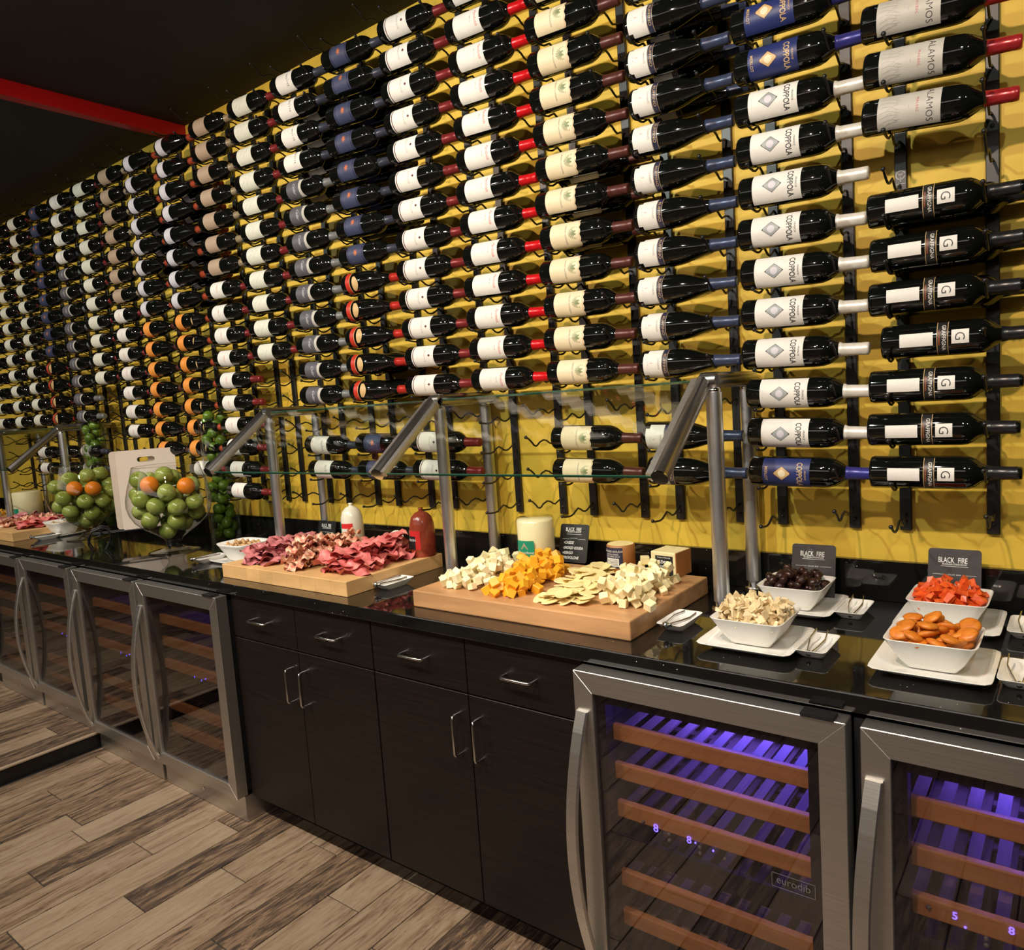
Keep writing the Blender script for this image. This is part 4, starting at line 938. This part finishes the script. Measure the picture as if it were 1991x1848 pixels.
# far board extras
t = thing('cheese_log', 'tall white cheese log on the far meat board', 'cheese', (-5.56, -.20, CT))
MB().lathe([(0, 0), (0, .085), (.20, .085), (.205, .08), (.205, 0)], 24).build('cheese_body', M['whitecheese'], t); lb = MB(); wrap_label(lb, .085, .04, .10, -.2, .5, 0); lb.build('paper_label', M['lab_green'], t)
fc = bevelled(MB().box((0, 0, .025), (.60, .45, .050)), 'cutting_board', M['cherry'], .004, None, (-5.95, -.36, CT)); tag(fc, 'wooden cheese board at the very end of the counter', 'cutting board', 'butcher block boards on the counter')
scatter('cheddar_cube', cubes('cheddar_cube', .0200, M['cheddar'], 140), strip_heap(24, .012, (-5.82, -.48), (-5.84, -.25), .06), 'orange cheese cube on the farthest board', 'cheese', 'orange cheese cubes, far board', .7)
scatter('cheese_cube', cubes('cheese_cube', .0200, M['whitecheese'], 150), strip_heap(24, .012, (-5.74, -.50), (-5.76, -.30), .05), 'white cheese cube on the farthest board', 'cheese', 'white cheese cubes, far board', .7)

# ------------------------------------------------------------------ food signs
def sign(x, y, z, wd, ht, lean, yaw, mkey, lines, label):
    t = thing('food_sign', label, 'sign', (x, y, z), yaw, 'food signs with white lettering')
    seg = 6; pts = []; r = .008
    for cx, cz, a0 in ((wd / 2 - r, ht - r, 0), (-wd / 2 + r, ht - r, PI / 2), (-wd / 2 + r, r, PI), (wd / 2 - r, r, 3 * PI / 2)):
        for i in range(seg + 1): a = a0 + PI / 2 * i / seg; pts.append((cx + r * math.cos(a), cz + r * math.sin(a)))
    n_ = len(pts); m_ = MB().add([(p, -.0015, q) for p, q in pts] + [(p, .0015, q) for p, q in pts], [tuple(range(n_))[::-1] if False else tuple(range(n_)), tuple(range(n_, 2 * n_))[::-1]] + [(i, i + n_, (i + 1) % n_ + n_, (i + 1) % n_) for i in range(n_)])
    pl = m_.build('sign_plate', M[mkey], t); pl.rotation_euler = (-lean, 0, 0)
    lt = MB()
    for (s_, lx, lz, size, kw) in lines:
        v_, f_ = glyphs(s_, size, **kw); lt.add([(lx + p, -.0019, lz + q) for p, q in v_], f_)
    lt.box((0, -.0019, ht * .735), (wd * .52, .0002, .0009)); lt.box((-wd * .28, -.0019, ht * .61), (wd * .26, .0002, .0007)); lt.box((wd * .28, -.0019, ht * .61), (wd * .26, .0002, .0007))
    lt.build('lettering', M['signwhite'], pl)
def head(wd, ht): 
    return [('BLACK', -wd * .155, ht * .79, wd * .165, dict(bold=.012, sx=.60)), ('FIRE', wd * .155, ht * .79, wd * .165, dict(bold=.012, sx=.60)), ('BRAZILIAN STEAKHOUSE', 0, ht * .755, wd * .050, dict(bold=.01, sx=.82)), ('SALAD BAR', 0, ht * .60, wd * .042, dict(spacing=1.2))]
sign(-.578, -.085, CT + .0005, .112, .150, .22, .03, 'signgrey', head(.112, .150), 'dark grey sign behind the bowl of prunes')
sign(-.250, -.085, CT + .0005, .112, .160, .20, 0, 'signgrey', head(.112, .160) + [('DRIED FRUITS', 0, .066, .0185, dict(bold=.02, sx=.8))], 'dark grey dried fruits sign behind the papaya bowl')
sign(-1.322, -.115, TB + .0005, .106, .125, .28, .05, 'signblack', head(.106, .150 * .86)[:4] + [('\u2022CHEESE', -.018, .060, .0125, dict(bold=.02, shear=.25, sx=.8)), ('\u2022SMOKED GOUDA', -.001, .043, .0125, dict(bold=.02, shear=.25, sx=.72)), ('\u2022ASIAGO', -.020, .027, .0125, dict(bold=.02, shear=.25, sx=.8)), ('\u2022PROVOLONE', -.008, .011, .0125, dict(bold=.02, shear=.25, sx=.76))], 'black cheese list sign on the cheese board')
sign(-2.60, -.105, CT + .0005, .115, .125, .2, .0, 'signblack', head(.115, .125), 'black sign half hidden behind the meats')

# ------------------------------------------------------------------ fruit goblets, towers, white boards
def goblet(x, y, label, seedv, na, group):
    outer = [(.000, 0), (.000, .112), (.003, .114), (.007, .100), (.014, .060), (.022, .040), (.034, .033), (.050, .034), (.064, .044), (.085, .072), (.115, .118), (.150, .155), (.185, .174), (.220, .182), (.255, .181), (.300, .172), (.345, .158), (.385, .147), (.400, .144)]
    g = MB().lathe(outer, 48).build('fruit_goblet', M['jar'], None, (x, y, CT + .0005)); tag(g, label, 'glass jar', 'glass fruit goblets')
    MB().lathe([(.400, .144), (.4025, .1425), (.400, .141)], 48).build('rim', M['jar'], g)
    prof = [(z, r) for z, r in outer if z >= .05]
    def R_at(z):
        z = max(prof[0][0], min(prof[-1][0], z))
        for (z0, r0), (z1, r1) in zip(prof, prof[1:]):
            if z0 <= z <= z1: return r0 + (r1 - r0) * (z - z0) / (z1 - z0)
        return prof[-1][1]
    q = random.Random(seedv)
    smp = lambda qq: (lambda a, r: (r * math.cos(a), r * math.sin(a)))(qq.uniform(0, 2 * PI), .142 * math.sqrt(qq.random()))
    def flo(px, py, rr):
        d = math.hypot(px, py); z = .070 + rr * .3
        while z < .24 and min(R_at(z), R_at(z - rr * .6) + .010) - .004 < d + rr: z += .004
        return z if R_at(z) - .004 >= d + rr else None
    pts = drop(na, .0405, smp, flo, 26, q, .97, .05)
    pts = [p for p in pts if p[2] < .405 and math.hypot(p[0], p[1]) + p[3] < R_at(min(p[2], .40)) + .002]
    pts.sort(key=lambda p: p[2]); picks = set()
    for t_ in (-.055, .085):
        picks.add(min(range(len(pts)), key=lambda i: abs(pts[i][0] * .46 + pts[i][1] * .89 - t_) + 1.2 * abs(pts[i][2] - .315) - .5 * (pts[i][0] * .89 - pts[i][1] * .46)))
    for i, (px, py, pz, r) in enumerate(pts):
        front = (-px * .0 + (px * .9 - py * .45)) > .02
        isor = i in picks
        o = ob('orange' if isor else 'green_apple', ORG if isor else rnd.choice(APL), None, (x + px, y + py, CT + pz)); o.rotation_euler = (rnd.uniform(-1, 1), rnd.uniform(-1, 1), rnd.uniform(0, 6))
        tag(o, ('orange among the green apples in the %s goblet' if isor else 'green apple in the %s fruit goblet') % group, 'fruit', ('oranges' if isor else 'green apples') + ' in the %s goblet' % group)
    return pts
def apple_mesh(i):
    prof = []
    for j in range(15):
        t = PI * j / 14; r = .040 * (math.sin(t) ** .92); z = -.037 * math.cos(t) ; d = math.exp(-(r / .009) ** 2)
        z += (.006 if z < 0 else -.009) * d; prof.append((z, r))
    st = MB().lathe(prof, 18); st.tube([(0, 0, .024), (.001, 0, .036), (.003, 0, .040)], .0012, 5, 1)
    return st.mesh('green_apple', [M['apple'], M['rind']])
APL = [apple_mesh(0)]
ORG = MB().sphere((0, 0, 0), .039, 18, 12).mesh('orange', M['orange'])
goblet(-3.340, -.385, 'large footed glass goblet full of green apples, beside the near nut bowl', 501, 34, 'near')
goblet(-4.270, -.365, 'large footed glass goblet full of green apples, beyond the white boards', 502, 33, 'far')
LIME = [MB().sphere((0, 0, 0), .0255, 14, 10, 0, (1, 1, 1.18)).mesh('lime', M['lime'])]
def tower(x, y, label, n, grp):
    R_, H_ = .073, .600
    g = MB().lathe([(0, 0), (0, R_), (H_, R_), (H_ + .002, R_ - .002), (H_, R_ - .004), (.012, R_ - .004), (.010, 0)], 40).build('glass_tower', M['jar'], None, (x, y, CT + .0005)); tag(g, label, 'glass jar', 'tall glass cylinders of limes')
    q = random.Random(int(-x * 100)); smp = lambda qq: (lambda a, r: (r * math.cos(a), r * math.sin(a)))(qq.uniform(0, 2 * PI), (R_ - .032) * math.sqrt(qq.random()))
    pts = drop(n, .0262, smp, lambda px, py, rr: .012 + rr, 14, q, .93, .05)
    for (px, py, pz, r) in pts:
        if pz > H_ + .02: continue
        o = ob('lime', LIME[0], None, (x + px, y + py, CT + pz)); o.rotation_euler = (q.uniform(-1.5, 1.5), q.uniform(-1.5, 1.5), 0)
        tag(o, 'green lime in the %s tall glass cylinder' % grp, 'fruit', 'limes in the %s glass cylinder' % grp)
tower(-3.335, -.125, 'tall clear glass cylinder of limes behind the near goblet', 82, 'near')
tower(-4.62, -.130, 'tall clear glass cylinder of limes behind the white boards', 80, 'far')
def white_board(loc, yaw, lean, label):
    wd, ht, th = .268, .395, .012; hz, hw, hh = ht - .048, .040, .0125
    bm = bmesh.new()
    def ring(pts): return [bm.verts.new(p) for p in pts]
    r = .018; out = []
    for cx, cz, a0 in ((wd / 2 - r, ht - r, 0), (-wd / 2 + r, ht - r, PI / 2), (-wd / 2 + r, r, PI), (wd / 2 - r, r, 3 * PI / 2)):
        for i in range(7): a = a0 + PI / 2 * i / 6; out.append((cx + r * math.cos(a), 0, cz + r * math.sin(a)))
    hole = []
    for sx, a0 in ((1, -PI / 2), (-1, PI / 2)):
        for i in range(9): a = a0 + PI * i / 8; hole.append((sx * (hw - hh) + hh * math.cos(a), 0, hz + hh * math.sin(a)))
    vo, vh = ring(out), ring(hole)
    eds = [bm.edges.new((vo[i], vo[(i + 1) % len(vo)])) for i in range(len(vo))] + [bm.edges.new((vh[i], vh[(i + 1) % len(vh)])) for i in range(len(vh))]
    bmesh.ops.triangle_fill(bm, use_beauty=True, edges=eds)
    ex = bmesh.ops.extrude_face_region(bm, geom=list(bm.faces)); bmesh.ops.translate(bm, vec=(0, th, 0), verts=[v for v in ex['geom'] if isinstance(v, bmesh.types.BMVert)])
    bmesh.ops.recalc_face_normals(bm, faces=bm.faces)
    me = bpy.data.meshes.new('white_board'); bm.to_mesh(me); bm.free(); me.materials.append(M['plastic'])
    o = ob('white_board', me, None, loc); o.rotation_euler = (lean, 0, yaw); o.rotation_mode = 'XYZ'; tag(o, label, 'cutting board', 'white plastic boards in the wire stand')
white_board((-3.690, -.300, CT + .075), math.atan2(.9, .44), -.08, 'white plastic cutting board with handle slot, facing outward')
white_board((-3.790, -.284, CT + .075), math.atan2(.9, .44), .10, 'white plastic cutting board standing behind the other in the wire stand')
t = thing('wire_stand', 'black scrolled wire stand holding the white boards', 'stand', (-3.725, -.378, CT), math.atan2(.9, .44))
t.scale = (1.12, 1, 1.12)
for y_, nm in ((-.035, 'front_scroll'), (.045, 'back_scroll')):
    MB().tube([(-.170, y_, .004), (-.182, y_, .030), (-.180, y_, .062), (-.165, y_, .088), (-.143, y_, .094), (-.128, y_, .082), (-.130, y_, .068), (-.143, y_, .064)], .0042, 8).build(nm, M['iron'], t)
    MB().tube([(-.120, y_, .004), (-.100, y_, .034), (-.094, y_, .066), (-.106, y_, .092), (-.128, y_, .100), (-.148, y_, .092)], .0042, 8).build(nm, M['iron'], t)
    MB().tube([(.120, y_, .004), (.132, y_, .034), (.130, y_, .062), (.112, y_, .074)], .0042, 8).build(nm, M['iron'], t)
MB().tube([(-.165, -.020, .072), (.115, -.020, .072)], .004, 8).tube([(-.165, .030, .072), (.115, .030, .072)], .004, 8).build('cross_bar', M['iron'], t)
print('LONG', [l for l in WORDS if len(l.replace(',', '').split()) > 16][:5], len(WORDS), len(set(WORDS)))
